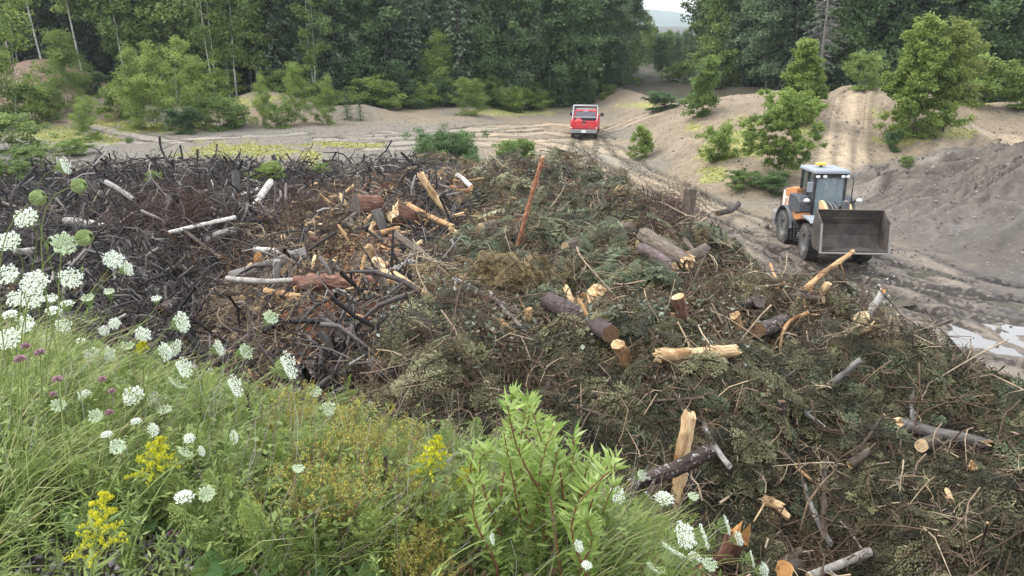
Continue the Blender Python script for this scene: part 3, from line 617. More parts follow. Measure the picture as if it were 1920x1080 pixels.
# young trees along the far left edge of the flat
for i, (px, py, ph, wd, k, v, lb) in enumerate((
    (18, 238, 205, 1.0, 'young birch', 1, 'tall bright birch clump at the very left edge behind the mossy bank'),
    (130, 206, 125, .9, 'young birch', 0, 'pointed young birch standing before the bare dirt hump'),
    (272, 240, 130, 1.0, 'young birch', 2, 'young birch left in the clump of three by the forked dirt road'),
    (322, 246, 155, 1.0, 'young birch', 1, 'tallest young birch, middle of the clump of three by the forked road'),
    (378, 238, 120, 1.1, 'young birch', 0, 'spreading young birch, right in the clump of three by the forked road'),
    (166, 262, 72, 1.1, 'young birch', 1, 'bushy short birch beside the mouth of the left dirt road'),
    (490, 240, 92, .8, 'young birch', 2, 'slender young birch in front of the mossy hump'),
    (562, 232, 108, .9, 'young birch', 0, 'young birch right of the mossy hump, left of a pair'),
    (606, 234, 86, .9, 'young birch', 2, 'thin young birch right of a pair beside the mossy hump'),
    (880, 216, 70, 1.3, 'young birch', 1, 'light green bushy birch at the edge of the dark spruces'),
    (676, 226, 45, 1.2, 'fir', 1, 'small dark fir at the forest edge beside the gravel flat'),
    (652, 224, 60, 1.3, 'fir', 0, 'squat fir left of the small dark fir at the forest edge'),
    (60, 232, 58, 1.2, 'shrub', 0, 'round shrub on the moss right of the left edge birch clump'),
    (95, 222, 46, 1.1, 'shrub', 0, 'light shrub below the bare dirt hump'),
    (225, 224, 55, 1.2, 'shrub', 0, 'low shrub between the dirt hump and the three birches'),
    (345, 250, 42, 1.2, 'shrub', 2, 'dark low shrub under the clump of three birches'),
    (415, 242, 50, 1.3, 'shrub', 1, 'green shrub right of the clump of three birches'),
    (440, 236, 44, 1.2, 'shrub', 2, 'shrub before the left flank of the mossy hump'),
    (525, 238, 40, 1.2, 'shrub', 1, 'low shrub at the foot of the mossy hump'),
    (25, 285, 56, 1.5, 'shrub', 1, 'dark bush at the left end of the charred heap'),
    (135, 292, 26, 2.2, 'shrub', 0, 'low fresh green weed clump behind the charred heap'),
    (1555, 168, 30, 1.5, 'shrub', 0, 'bright shrub behind the crest of the dirt mound, left of the rounded one'), (1616, 166, 56, .9, 'shrub', 1, 'pale rounded shrub behind the crest of the dirt mound'),
    (1830, 196, 70, 1.3, 'shrub', 0, 'wide shrub right of the yellowish open tree'), (1880, 188, 76, 1.2, 'shrub', 1, 'shrub on the stony mound at the right side'), (1915, 200, 60, 1.2, 'shrub', 0, 'shrub at the right edge on the stony mound'),
    (1700, 310, 16, 1.3, 'shrub', 1, 'tiny shrub on the sand above the grey heap'), (1672, 282, 34, .9, 'shrub', 2, 'thin weedy shrub below the mossy terrace'),
    (1445, 360, 34, 2.0, 'shrub', 2, 'dark low brush under the thin stemmed clump'), (1395, 352, 30, 1.8, 'shrub', 1, 'low weed clump on the moss under the thin stemmed clump'), (1240, 205, 30, 2.2, 'shrub', 2, 'dark brush at the foot of the gap of sky'), (243, 268, 9, 1.3, 'shrub', 1, 'tiny weed standing alone in the dirt road'))):
    P = hit1(px, py, ground); dd_ = np.linalg.norm(P - np.array([0, 0, H])); plant(k, P[0], P[1], ph * dd_ / FPX * .98, wd, lb, None, v, P[2])
# weeds along the forest edge
er = np.random.default_rng(5); EDGE = []
for i in range(34):
    px = er.uniform(640, 1000) if i < 16 else (er.uniform(1000, 1270) if i < 24 else er.uniform(-20, 640))
    d = np.interp(px, [0, 600, 700, 1000, 1270], [66, 69, 70, 80, 92]) + er.uniform(-2, 2)
    x = (px - 960) / FPX * d * 1.02; kk = 'shrub'
    o = plant(kk, x, d, er.uniform(.8, 2.6), er.uniform(1, 1.7), g=er); EDGE.append((o, 'leafy shrub along the forest edge', *project(np.array([x, d, 1.0]))[:2]))
relabel(EDGE, [('red pickup', 1095, 215), ('clump of three birches', 320, 180), ('gravel flat weeds', 860, 215), ('gap of sky', 1245, 120), ('pair of young birches', 585, 190)], 'shrubs along the forest edge', False)
# the forest behind, row after row
fr = np.random.default_rng(21); FOR = []
def kindat(px, row):
    u = fr.random()
    if px < 90: return 'birch' if u < .55 else 'spruce'
    if px < 250: return 'spruce' if u < .6 else 'birch'
    if px < 560: return 'birch' if u < .68 else ('spruce' if u < .85 else 'maple')
    if px < 700: return 'poplar' if u < .6 else ('birch' if u < .75 else 'spruce')
    if px < 910: return 'spruce' if u < .72 else ('poplar' if u < .85 else 'maple')
    if px < 1225: return 'maple' if u < .72 else ('poplar' if u < .9 else 'birch')
    if px < 1430: return 'poplar' if u < .7 else ('maple' if u < .85 else 'birch')
    if px < 1680: return 'spruce' if u < .72 else ('poplar' if u < .85 else 'maple')
    return 'maple' if u < .75 else ('birch' if u < .9 else 'spruce')
KP = {'spruce': 'dark spruce', 'birch': 'white trunked birch', 'maple': 'dark leafy maple', 'poplar': 'slim grey green poplar'}
for row in range(5):
    px = -70.0 + row * 17
    while px < 2000:
        base = np.interp(px, [-100, 0, 560, 640, 900, 1000, 1210, 1216, 1290, 1300, 1450, 1500, 1950], [73, 73, 73, 74, 78, 83, 94, 150, 150, 84, 74, 70, 68])
        if 1172 < px < 1312 and not (1214 < px < 1288 and row < 2): px += 20; continue
        d = base + row * 4.2 + fr.uniform(-1.6, 1.6); x = (px - 960) / FPX * (d * 1.03)
        k = kindat(px, row); h = fr.uniform(13, 17.5) * (1.1 if row > 1 else 1)
        if k == 'maple': h *= .92
        if 1214 < px < 1288: h = fr.uniform(5.5, 8.0)
        if 1120 < px < 1215 and k == 'maple': k = 'poplar'
        if 740 < px < 800 and row > 0: h = 10.5
        o = plant(k, x, d, h, fr.uniform(.85, 1.15), g=fr); q = project(np.array([x, d, 8.0]))
        FOR.append((o, ('front row ' if row == 0 else ('second row ' if row == 1 else 'deep forest ')) + KP[k], float(q[0]), 100.0))
        px += fr.uniform(36, 56) * (1.0 if row else .9)
for d in (118, 132, 148, 170):
    px = 1192.0 + d % 7
    while px < 1320:
        k = ['poplar', 'maple', 'spruce', 'birch'][int(fr.integers(0, 4))]; x = (px - 960) / FPX * d * 1.02; z = float(ground_exact(x, float(d))); top = np.interp(px, [1190, 1215, 1270, 1320], [20, 62, 58, 15]) + fr.uniform(-4, 16)
        o = plant(k, x, d, float(at_depth(px, top, d)[2]) - z, 1.0 if k != 'maple' else .8, g=fr, z=z); FOR.append((o, 'distant hazy ' + {'poplar': 'poplar', 'maple': 'maple', 'spruce': 'spruce', 'birch': 'birch'}[k], px, 100.0)); px += fr.uniform(13, 24)
relabel(FOR, [('left picture edge', 0, 100), ('clump of three birches', 320, 100), ('mossy hump', 470, 100), ('small dark fir', 676, 100), ('red pickup', 1095, 100), ('gap of sky', 1245, 100), ('dead grey spruce', 1500, 100), ('tall pointed birch', 1712, 100)], 'forest trees behind the pit', False)
US = []
for i in range(60):
    px = fr.uniform(-30, 1960); px = px if not 1190 < px < 1300 else 1100
    d = np.interp(px, [0, 560, 640, 900, 1000, 1180, 1300, 1450, 1500, 1950], [72, 72, 73, 77, 82, 93, 83, 73, 70, 68]) + fr.uniform(0, 9); k = ['young birch', 'fir', 'shrub', 'young birch'][i % 4]; x = (px - 960) / FPX * d * 1.03
    o = plant(k, x, d, fr.uniform(3, 7) if k != 'shrub' else fr.uniform(2.5, 4), 1.15, g=fr); US.append((o, {'young birch': 'shaded young birch', 'fir': 'shaded young fir', 'shrub': 'shaded tall shrub'}[k] + ' under the forest trees', px, 100.0))
relabel(US, [('clump of three birches', 320, 100), ('small dark fir', 676, 100), ('red pickup', 1095, 100), ('dead grey spruce', 1500, 100), ('tall pointed birch', 1712, 100)], 'saplings under the forest', False)
def along(px, py_, d, kind, h, wid, label, var=0):
    x = (px - 960) / FPX * d * 1.03; o = plant(kind, x, d, h, wid, label, None, var); return o
along(1500, 0, 67, 'dead spruce', 15.5, 1.0, 'bare dead grey spruce with drooping twigs above the dirt mound')
for px, d, h, v, lb in ((443, 67, 14, 0, 'birch with two leaning white stems behind the mossy hump'), (472, 67.5, 13.5, 1, 'straight white stemmed birch right of the leaning pair'), (138, 70.5, 17, 2, 'birch with a bright white trunk above the bare dirt hump'), (84, 71, 16, 1, 'thin white stemmed birch left of the bright white trunk'), (205, 70, 16.5, 2, 'white stemmed birch left of the clump of three'), (280, 70, 16, 1, 'white stemmed birch rising behind the clump of three'), (606, 71, 13, 0, 'pale stemmed birch behind the pair of young birches')):
    along(px, 0, d, 'open birch', h, 1.0, lb, v)
# ------------------------------------------------------------------ the heap: body of debris
M['heap'] = tintmat('heap_debris', [(0, (.008, .008, .008)), (.35, (.018, .014, .012)), (.6, (.03, .021, .015)), (1, (.018, .018, .011))], .95, .5, 9, .8)  # zone colours taken near black, painting shade into the gaps between pieces
pr = np.random.default_rng(77)
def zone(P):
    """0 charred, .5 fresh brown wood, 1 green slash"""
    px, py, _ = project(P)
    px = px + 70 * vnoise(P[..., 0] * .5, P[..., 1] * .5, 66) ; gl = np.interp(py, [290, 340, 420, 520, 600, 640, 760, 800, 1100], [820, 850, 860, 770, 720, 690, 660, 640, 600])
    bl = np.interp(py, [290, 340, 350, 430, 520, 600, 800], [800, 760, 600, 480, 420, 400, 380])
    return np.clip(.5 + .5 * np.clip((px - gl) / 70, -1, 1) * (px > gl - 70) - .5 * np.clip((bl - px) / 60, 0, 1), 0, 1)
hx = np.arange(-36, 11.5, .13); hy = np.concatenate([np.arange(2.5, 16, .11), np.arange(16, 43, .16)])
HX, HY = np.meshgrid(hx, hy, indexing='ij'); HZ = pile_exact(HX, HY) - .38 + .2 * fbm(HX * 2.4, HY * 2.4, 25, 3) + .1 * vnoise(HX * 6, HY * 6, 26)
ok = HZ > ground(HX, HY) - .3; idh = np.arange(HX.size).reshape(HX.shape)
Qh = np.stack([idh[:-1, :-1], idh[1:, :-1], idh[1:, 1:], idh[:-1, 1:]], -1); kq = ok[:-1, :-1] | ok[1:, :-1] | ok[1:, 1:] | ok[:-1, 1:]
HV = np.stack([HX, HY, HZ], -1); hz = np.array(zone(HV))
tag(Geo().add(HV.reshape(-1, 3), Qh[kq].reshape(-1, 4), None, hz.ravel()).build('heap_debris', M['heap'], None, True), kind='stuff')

def sample(n, zf=None, far=1.0, lo=0.0, box=(-30, 1950, 285, 1110), g=pr, maxd=60):
    """points on the heap: spread over what is seen, thinned near by 'far'"""
    out = []; tot = 0
    while tot < n:
        m = int(n * 3) + 200
        px = g.uniform(box[0], box[1], m); py = g.uniform(box[2], box[3], m)
        P, d = hit(px, py, surf, 3.0, 60, 150)
        on = (pile(P[:, 0], P[:, 1]) > ground(P[:, 0], P[:, 1]) + .05) & (d < min(maxd, 59)) & (P[:, 1] > 3.6)
        kp = on & (g.uniform(0, 1, m) < np.clip(d / 28, .12, 1) ** far)
        if zf is not None: kp &= g.uniform(0, 1, m) < zf(zone(P))
        out.append(P[kp]); tot += kp.sum()
    return np.concatenate(out)[:n]
def slope_n(P, e=.35):
    x, y = P[:, 0], P[:, 1]
    return nrm(np.stack([(pile(x - e, y) - pile(x + e, y)) / (2 * e), (pile(x, y - e) - pile(x, y + e)) / (2 * e), np.ones(len(P))], -1))
# ------------------------------------------------------------------ logs, poles, stumps and stones: one object each
LOGSEG = []; LOGS = []; LG = np.random.default_rng(9)
def log_mesh(L, r0, r1, g, bend=.02, S=14, K=12, knobs=.06, jag=0.0, stubs=0):
    """bark skin along local z; open rings are closed by the cut faces"""
    t = np.linspace(0, 1, K); c = np.stack([np.sin(t * np.pi) * L * bend * g.normal(), np.sin(t * np.pi * 1.3) * L * bend * g.normal(), (t - .5) * L], -1)
    a = np.arange(S) / S * 2 * np.pi; rad = (r0 + (r1 - r0) * t)[:, None] * (1 + knobs * g.normal(size=(K, S)) + .05 * np.sin(a * 2 + g.uniform(0, 6))[None] + .04 * np.sin(a * 3 + g.uniform(0, 6))[None])
    V = c[:, None] + np.stack([rad * np.cos(a), rad * np.sin(a), rad * 0], -1)
    if jag:
        V[-1, :, 2] += jag * g.uniform(-.2, 1, S) * L * .0 + g.uniform(-.5, 2.2, S) * r1 * jag; V[0, :, 2] -= g.uniform(-.5, 1.6, S) * r0 * jag * .6
    idx = np.arange(K * S).reshape(K, S); b = np.roll(idx, -1, 1); Q = np.stack([idx[:-1], b[:-1], b[1:], idx[1:]], -1).reshape(-1, 4)
    G1 = Geo().add(V.reshape(-1, 3), Q); ends = []
    for k, s in ((0, -1), (K - 1, 1)):
        rim = V[k]; ce = rim.mean(0); inner = ce + (rim - ce) * .55
        if jag: inner[:, 2] += s * g.uniform(-.6, 1.2, S) * (r1 if s > 0 else r0) * jag; ce = ce - np.array([0, 0, s * .3 * r1 * jag])
        W = np.concatenate([rim, inner, ce[None]]); i = np.arange(S); j = (i + 1) % S
        q = np.stack([i, i + S, j + S, j], -1); tt = np.stack([i + S, np.full(S, 2 * S), j + S], -1)
        if s > 0: q = q[:, ::-1]; tt = tt[:, ::-1]
        ends.append(Geo().add(W, q, tt))
    if stubs:
        f = g.uniform(.1, .9, stubs); i = (f * (K - 1)).astype(int); aa = g.uniform(0, 6.28, stubs); d = np.stack([np.cos(aa), np.sin(aa), g.uniform(-.2, .7, stubs)], -1); Ls = g.uniform(.06, .4, stubs) * (1 + 2 * r0)
        pp = curved(c[i], c[i] + d * (Ls + r0)[:, None], 4, .06, g); G1.add(*tubes(pp, (g.uniform(.12, .25, stubs) * r0 + .004)[:, None] * np.linspace(1, .55, 4)[None], 5, True))
    return G1, ends
ENDM = {'bark': 'cutpale', 'darkbark': 'cutbrown', 'greybark': 'cutgrey', 'redbark': 'cutorange', 'orange': 'pale', 'char': 'char', 'silver': 'cutgrey', 'purple': 'cutpale', 'birch': 'cutorange', 'dirtybirch': 'cutbrown', 'pale': 'pale', 'tan': 'pale'}
def axis_rot(d): return Vector(d).to_track_quat('Z', 'Y').to_euler()
def log(p0, p1, dia, mat, label, name='log', endm=None, jag=0.0, stubs=0, taper=.85, bend=.015, cat=None, knobs=.05):
    p0, p1 = np.array(p0), np.array(p1); L = float(np.linalg.norm(p1 - p0)); g = np.random.default_rng(int(LG.integers(1e6)))
    G1, ends = log_mesh(L, dia / 2, dia / 2 * taper, g, bend, 18 if dia > .18 else 10, 14, knobs, jag, stubs)
    o = G1.build(name, M[mat], None, True); o.location = (p0 + p1) / 2; o.rotation_euler = axis_rot(p1 - p0)
    em = endm or ENDM[mat]
    for e in ends: e.build('broken_end' if jag else 'cut_face', M[em], o)
    LOGSEG.append((p0, p1, dia / 2))
    tag(o, label, cat or name.split('_')[-1]); q = project((p0 + p1) / 2); LOGS.append((o, float(q[0]), float(q[1]))); return o
def plog(x0, y0, x1, y1, wpx, mat, label, up=False, lift=.0, toward=0.0, near=0.0, **kw):
    """a log whose two ends rest on the heap where those pixels see it; up: it stands on the second"""
    A0, d0 = hit([x0, x1], [y0, y1]); 
    if up: d = d0[1] - near; e1 = at_depth(x1, y1, d); e0 = at_depth(x0, y0, d - up * .5 + toward)
    else:
        dm = d0.min() if abs(d0[0] - d0[1]) > 3.0 else None
        dd = np.array(d0) if dm is None else np.clip(d0, dm, dm + 1.6)
        f_ = .955 if x0 > 700 else .978; toward = toward or (.35 if (kw.get('endm') or '').startswith('cut') and math.hypot(x1 - x0, y1 - y0) < 60 else 0); dd = np.array([dd[0], dd[0]]) if toward else dd; e0 = at_depth(x0, y0, dd[0] * f_ - toward * .5 - near); e1 = at_depth(x1, y1, dd[1] * f_ + toward * 1.5 - near)
    d = np.mean(d0); dia = wpx * (d0[1] if up else d) / FPX; s = np.array([0, 0, lift + (0 if up else dia * .12)])
    if up: e1 = e1 + (e1 - e0) / np.linalg.norm(e1 - e0) * .25
    return log(e0 + s * (not up), e1 + s * (not up), dia, mat, label, **kw)
M['shag'] = barkmat('shaggy_bark', (.03, .02, .016), (.2, .085, .045), (.42, .22, .11), stretch=2.5, scale=14, str_=1.0); ENDM['shag'] = 'pale'
for a in (
  (1018, 296, 966, 478, 8, 'shag', 'tallest leaning pole on the heap, shaggy orange bark peeling off', dict(up=.8, name='pole', jag=1.2, stubs=7, knobs=.22, bend=.03)),
  (1294, 356, 1291, 425, 22, 'bark', 'bark covered post standing upright at the heap edge beside the truck track', dict(up=.1, name='post', taper=1.0, endm='cutbrown')),
  (1384, 384, 1345, 404, 11, 'darkbark', 'short dark log poking out over the track, left of the loader', dict(name='log')),
  (1180, 432, 1060, 468, 27, 'bark', 'long grey furrowed trunk lying below the brown root tangle', dict(name='trunk', stubs=3)),
  (1210, 446, 1286, 492, 27, 'bark', 'thick dark trunk, torn pale wood at its upper end, pointing at the loader', dict(name='trunk', jag=.9, endm='pale', knobs=.07)),
  (1203, 468, 1262, 502, 20, 'purple', 'reddish trunk with a pale gash under the torn thick trunk', dict(name='trunk', jag=.5)),
  (1287, 485, 1322, 470, 19, 'bark', 'log with a bright orange round sawn end facing the bank', dict(endm='cutorange', taper=1.0)),
  (1284, 450, 1299, 470, 9, 'bark', 'thin stub with a sawn tip above the orange sawn end', dict(name='stub')),
  (1119, 558, 1172, 600, 40, 'redbark', 'thickest trunk end, broad slanting pale cut face', dict(name='trunk', endm='pale', taper=.95, toward=.22, jag=.55)),
  (1030, 570, 1145, 632, 38, 'purple', 'smooth purplish dark trunk half buried in green boughs', dict(name='trunk', stubs=2, endm='cutbrown')),
  (1101, 577, 1125, 570, 17, 'bark', 'small sawn log end below the broad slanting cut', dict(endm='cutorange', taper=1.0)),
  (1096, 558, 1120, 550, 15, 'bark', 'small round log end tucked against the broad slanting cut', dict(endm='cutorange', taper=1.0)),
  (926, 602, 964, 630, 20, 'tan', 'short stripped tan log lying tilted in the brush', dict(taper=.95)),
  (920, 550, 986, 620, 7, 'silver', 'slim grey pole lying diagonally above the stripped tan log', dict(name='pole', stubs=4)),
  (991, 580, 990, 612, 15, 'pale', 'yellow splintered chunk beside the slim grey pole', dict(up=.1, name='chunk', jag=.5)),
  (1271, 556, 1288, 622, 24, 'redbark', 'red barked log standing nearly upright in the brush', dict(up=.4, endm='pale')),
  (1238, 668, 1366, 663, 25, 'pale', 'long torn slab of bright pale wood lying level', dict(name='slab', jag=.9, knobs=.14)),
  (1160, 648, 1186, 706, 26, 'tan', 'stubby torn orange tan log left of the level pale slab', dict(up=.5, jag=.6, knobs=.12)),
  (1378, 592, 1408, 655, 18, 'tan', 'rotten upright log with torn tan wood', dict(up=.4, jag=.8, knobs=.14)),
  (1424, 567, 1385, 582, 24, 'darkbark', 'dark log, its round grey end facing the loader', dict(endm='cutgrey', taper=1.0)),
  (1420, 622, 1470, 610, 30, 'darkbark', 'dark log with a big round brown sawn end', dict(endm='cutbrown', taper=1.0)),
  (1468, 519, 1488, 556, 19, 'bark', 'upright log with a yellow sawn top, in front of the loader bucket', dict(up=-.6, endm='cutpale', taper=1.0)),
  (1553, 531, 1540, 560, 15, 'pale', 'short pale peeled log below the loader bucket', dict(up=.2, jag=.2)),
  (1615, 601, 1705, 668, 32, 'bark', 'large log with the brightest round sawn face, right crest of the heap', dict(name='log', endm='cutpale', taper=.95, toward=.3, stubs=4)),
  (1654, 547, 1624, 597, 12, 'birch', 'peeling pale stub standing up behind the brightest sawn face', dict(up=.2, name='stub', jag=1.0, taper=1.2)),
  (1450, 727, 1545, 806, 9, 'silver', 'long pale broken branch lying on dark boughs', dict(name='branch', stubs=4, bend=.04)),
  (1515, 588, 1462, 660, 8, 'tan', 'light curved branch below the dark log ends', dict(name='branch', stubs=2, bend=.08)),
  (1466, 752, 1461, 842, 16, 'darkbark', 'dark bare stem standing upright in the boughs', dict(up=.2, name='stem', stubs=3)),
  (1548, 862, 1544, 1008, 11, 'bark', 'tall thin brown stem hanging down the face of the heap', dict(up=.0, name='stem', stubs=6)),
  (1630, 1036, 1515, 1085, 17, 'dirtybirch', 'pale birch pole at the bottom of the heap', dict(name='pole', endm='pale', stubs=2)),
  (1727, 838, 1772, 815, 23, 'bark', 'log with a small round pale sawn end under a grey trunk', dict(endm='cutpale', taper=1.0)),
  (1690, 798, 1835, 832, 24, 'greybark', 'grey trunk ending in pale splinters above the small sawn end', dict(name='trunk', jag=.9, endm='pale')),
  (1594, 873, 1628, 848, 17, 'bark', 'short brown stub stuck in the dark boughs', dict(name='stub', jag=.4)),
  (1445, 940, 1476, 970, 15, 'pale', 'small pale splintered block in the dark lower boughs', dict(name='block', jag=.5)),
  (1290, 782, 1260, 985, 27, 'pale', 'bright split plank of fresh wood standing upright, forked at its top', dict(up=.1, name='plank', jag=1.3, knobs=.16, near=.0, bend=.03)),
  (1332, 850, 1180, 918, 27, 'darkbark', 'dark lichen specked log crossing the upright bright plank', dict(near=.95, endm='cutbrown', stubs=2)),
  (1470, 1072, 1500, 1062, 32, 'bark', 'log showing a round brown sawn face at the bottom of the heap', dict(endm='cutorange', taper=1.0)),
  (1380, 1010, 1345, 1078, 36, 'redbark', 'shredded red brown stump among white flower heads', dict(up=.3, name='stump', jag=1.2, knobs=.16)),
  (790, 330, 840, 402, 13, 'pale', 'stripped orange splintered post leaning behind the fresh wood', dict(up=.6, name='post', jag=1.0, knobs=.14)),
  (667, 393, 712, 392, 40, 'redbark', 'log with a large dark diamond shaped cut end', dict(endm='cutgrey', taper=.95, toward=.25)),
  (741, 404, 832, 446, 38, 'redbark', 'shaggy red trunk with a yellow hacked end, biggest among the fresh wood', dict(name='trunk', jag=.35, endm='cutpale', knobs=.14, toward=.3)),
  (766, 386, 850, 428, 11, 'tan', 'slim tan pole lying against the shaggy red trunk', dict(name='pole', bend=.02)),
  (742, 442, 812, 496, 14, 'bark', 'brown pole in front of the shaggy red trunk', dict(name='pole')),
  (846, 448, 868, 494, 6, 'silver', 'bent grey bare branch at the left end of the green slash', dict(up=.1, name='branch', bend=.08, stubs=3)),
  (901, 432, 925, 425, 20, 'bark', 'log whose round tan sawn end peeps out of green boughs', dict(endm='cutpale', taper=1.0)),
  (845, 354, 884, 360, 12, 'orange', 'short orange log on the far side of the fresh wood', dict()),
  (857, 329, 884, 350, 9, 'birch', 'white birch stick behind the short orange log', dict(name='stick')),
  (436, 528, 578, 480, 30, 'greybark', 'long straight grey log, largest of the mixed wood', dict(stubs=2)),
  (519, 488, 519, 536, 15, 'silver', 'bare grey post standing against the long straight grey log', dict(up=.4, name='post', endm='silver')),
  (428, 536, 592, 541, 11, 'dirtybirch', 'thin level birch pole with a tan sawn tip in front of the grey post', dict(name='pole', endm='cutpale', lift=.15)),
  (480, 470, 566, 480, 13, 'birch', 'mottled white birch log behind the long straight grey log', dict()),
  (484, 488, 520, 480, 24, 'darkbark', 'log with an orange half moon end under the mottled birch', dict(endm='cutorange', taper=1.0)),
  (443, 421, 318, 450, 8, 'birch', 'slim white birch pole beside the brown twig mound', dict(name='pole', lift=.2)),
  (440, 434, 370, 458, 17, 'dirtybirch', 'grey birch log under the slim white pole', dict()),
  (346, 440, 412, 490, 8, 'bark', 'brown bare pole sloping down from the slim white birch', dict(name='pole', lift=.12)),
  (508, 343, 478, 386, 12, 'birch', 'white birch log lying on the far charred wood', dict(jag=.3)),
  (487, 353, 448, 368, 7, 'birch', 'thin white birch stick pointing at the larger white log', dict(name='stick')),
  (442, 320, 444, 366, 14, 'greybark', 'grey round post standing in the charred wood', dict(up=.2, name='post')),
  (200, 343, 252, 376, 11, 'silver', 'pinkish grey weathered plank in the charred wood', dict(name='plank')),
  (70, 472, 25, 475, 15, 'dirtybirch', 'birch log with a dark end, behind the flowers at the left side', dict(endm='char')),
  (123, 416, 178, 424, 14, 'dirtybirch', 'short birch log with a black round end', dict(endm='char', taper=1.0)),
  (170, 417, 196, 425, 9, 'birch', 'bleached white stub touching the black ended birch', dict(name='stub')),
  (562, 536, 718, 530, 26, 'redbark', 'rotten red trunk crumbling among the fresh wood', dict(name='trunk', jag=1.0, knobs=.22, bend=.04)),
  (706, 490, 733, 528, 16, 'pale', 'curved yellow split slab beside the rotten red trunk', dict(name='slab', jag=.7, knobs=.15)),
  (632, 648, 708, 690, 26, 'darkbark', 'dark log with a pale bare patch above the weeds', dict(endm='redbark')),
  (652, 712, 596, 694, 38, 'darkbark', 'broken dark log with a yellow splintered end above the weeds', dict(jag=.5, endm='pale', taper=1.1)),
  (602, 752, 555, 738, 30, 'darkbark', 'charcoal dark log just above the weed edge', dict(endm='cutbrown')),
  (596, 720, 548, 700, 26, 'darkbark', 'dark round log behind the charcoal dark one', dict(endm='cutbrown')),
  (299, 256, 316, 302, 4, 'char', 'tall black branch sticking up from the far edge of the charred wood', dict(up=.1, name='branch', bend=.05, stubs=2)),
  (338, 272, 344, 302, 4, 'char', 'shorter black branch sticking up beside the tall black one', dict(up=.1, name='branch', stubs=1)),
  (741, 287, 752, 306, 3, 'char', 'bent black stick on the gravel behind the charred wood', dict(up=.1, name='stick', bend=.1)),
  (303, 588, 325, 572, 24, 'darkbark', 'log with a rusty brown end at the weed edge', dict(endm='cutbrown', taper=1.0)),
  (1785, 600, 1705, 640, 6, 'bark', 'dead curved branch reaching out over the puddle', dict(up=-.3, name='branch', stubs=7, bend=.05)),
  (1684, 590, 1708, 640, 4, 'bark', 'thin dead branch beside the one over the puddle', dict(up=.1, name='branch', stubs=3, bend=.06)),
  (1512, 540, 1600, 468, 6, 'tan', 'thin bleached branch pointing up at the loader bucket', dict(up=.0, name='branch', bend=.03, stubs=3)),
  (1300, 780, 1262, 740, 9, 'bark', 'brown branch above the forked plank', dict(name='branch', stubs=2)),
  (705, 395, 722, 440, 17, 'silver', 'grey split block standing behind the fresh wood', dict(up=.4, name='block', jag=.3)),
  (700, 440, 745, 432, 13, 'tan', 'tan split log among the fresh wood left of the shaggy trunk', dict(jag=.4)),
  (690, 462, 712, 500, 15, 'pale', 'pale split billet standing among the fresh wood', dict(up=.4, name='billet', jag=.5)),
  (560, 560, 500, 548, 15, 'tan', 'dark and tan split log under the level birch pole', dict(jag=.6, knobs=.1))):
    plog(*a[:7], **a[7])
MARKS = [(m, x, y) for m, x, y in (('tall leaning pole', 990, 400), ('upright post', 1292, 400), ('torn thick trunk', 1245, 470), ('broad slanting cut', 1130, 575), ('stripped tan log', 945, 616), ('red upright log', 1280, 590), ('level pale slab', 1300, 665), ('brightest sawn face', 1616, 600), ('yellow sawn top', 1468, 520),
    ('grey splintered trunk', 1760, 815), ('dark bare stem', 1463, 800), ('thin hanging stem', 1546, 930), ('forked bright plank', 1275, 880), ('shaggy red trunk', 785, 425), ('stripped splintered post', 812, 365), ('dark diamond cut', 667, 393), ('long straight grey log', 505, 505), ('slim white birch pole', 380, 436), ('brown twig mound', 320, 400), ('large white birch log', 493, 365), ('grey round post', 443, 342), ('weathered plank', 226, 360), ('black ended birch', 150, 420), ('rotten red trunk', 640, 531), ('patched dark log', 670, 668), ('rounded dark bush', 840, 300), ('tall black branch', 305, 280), ('smooth purple trunk', 1085, 600))]
# smaller pieces lying all over the heap, copied from a few shapes
PROTO = {}
for k, (mat, d, L, jag, em, nm) in {'charred log': ('char', .17, 1.6, .5, 'char', 'log'), 'grey weathered stick': ('silver', .085, 1.7, .5, 'silver', 'stick'), 'dirty birch piece': ('dirtybirch', .13, 1.1, .2, 'cutbrown', 'log'), 'brown log': ('bark', .13, 1.0, .0, 'cutpale', 'log'),
        'pale split billet': ('pale', .12, .6, .9, 'pale', 'billet'), 'tan stripped stick': ('tan', .06, 1.1, .5, 'pale', 'stick'), 'reddish bark slab': ('redbark', .16, .8, .7, 'orange', 'slab'), 'dark wet log': ('darkbark', .15, 1.2, .0, 'cutbrown', 'log'), 'bare brown branch': ('bark', .035, 1.9, .3, 'pale', 'branch')}.items():
    PROTO[k] = []
    for v in range(3):
        g = np.random.default_rng(hash_ := (len(PROTO) * 10 + v)); G1, ends = log_mesh(L, d / 2, d / 2 * g.uniform(.7, .95), g, .05 if 'branch' in k or 'stick' in k else .015, 12, 9, .07, jag, 5 if 'branch' in k else int(g.integers(0, 3)))
        PROTO[k].append((nm, G1.mesh(nm, M[mat], True), [e.mesh('broken_end' if jag else 'cut_face', M[em]) for e in ends]))
SMALL = []
def small(kind, P, g=LG):
    nm, me, ends = PROTO[kind][int(g.integers(0, 3))]; o = link(nm, me)
    nn = slope_n(P[None])[0]; d = rdir(1, g)[0]; d = nrm(d - nn * (d @ nn) * .8 + nn * abs(g.normal()) * .25)
    s = g.uniform(.6, 1.25); o.location = P + nn * .1; o.rotation_euler = axis_rot(d); o.scale = (s, s, s * g.uniform(.6, 1.2))
    for e in ends: link(e.name.split('.')[0], e, o)
    tag(o, None, nm); q = project(P); SMALL.append((o, kind, float(q[0]), float(q[1])))
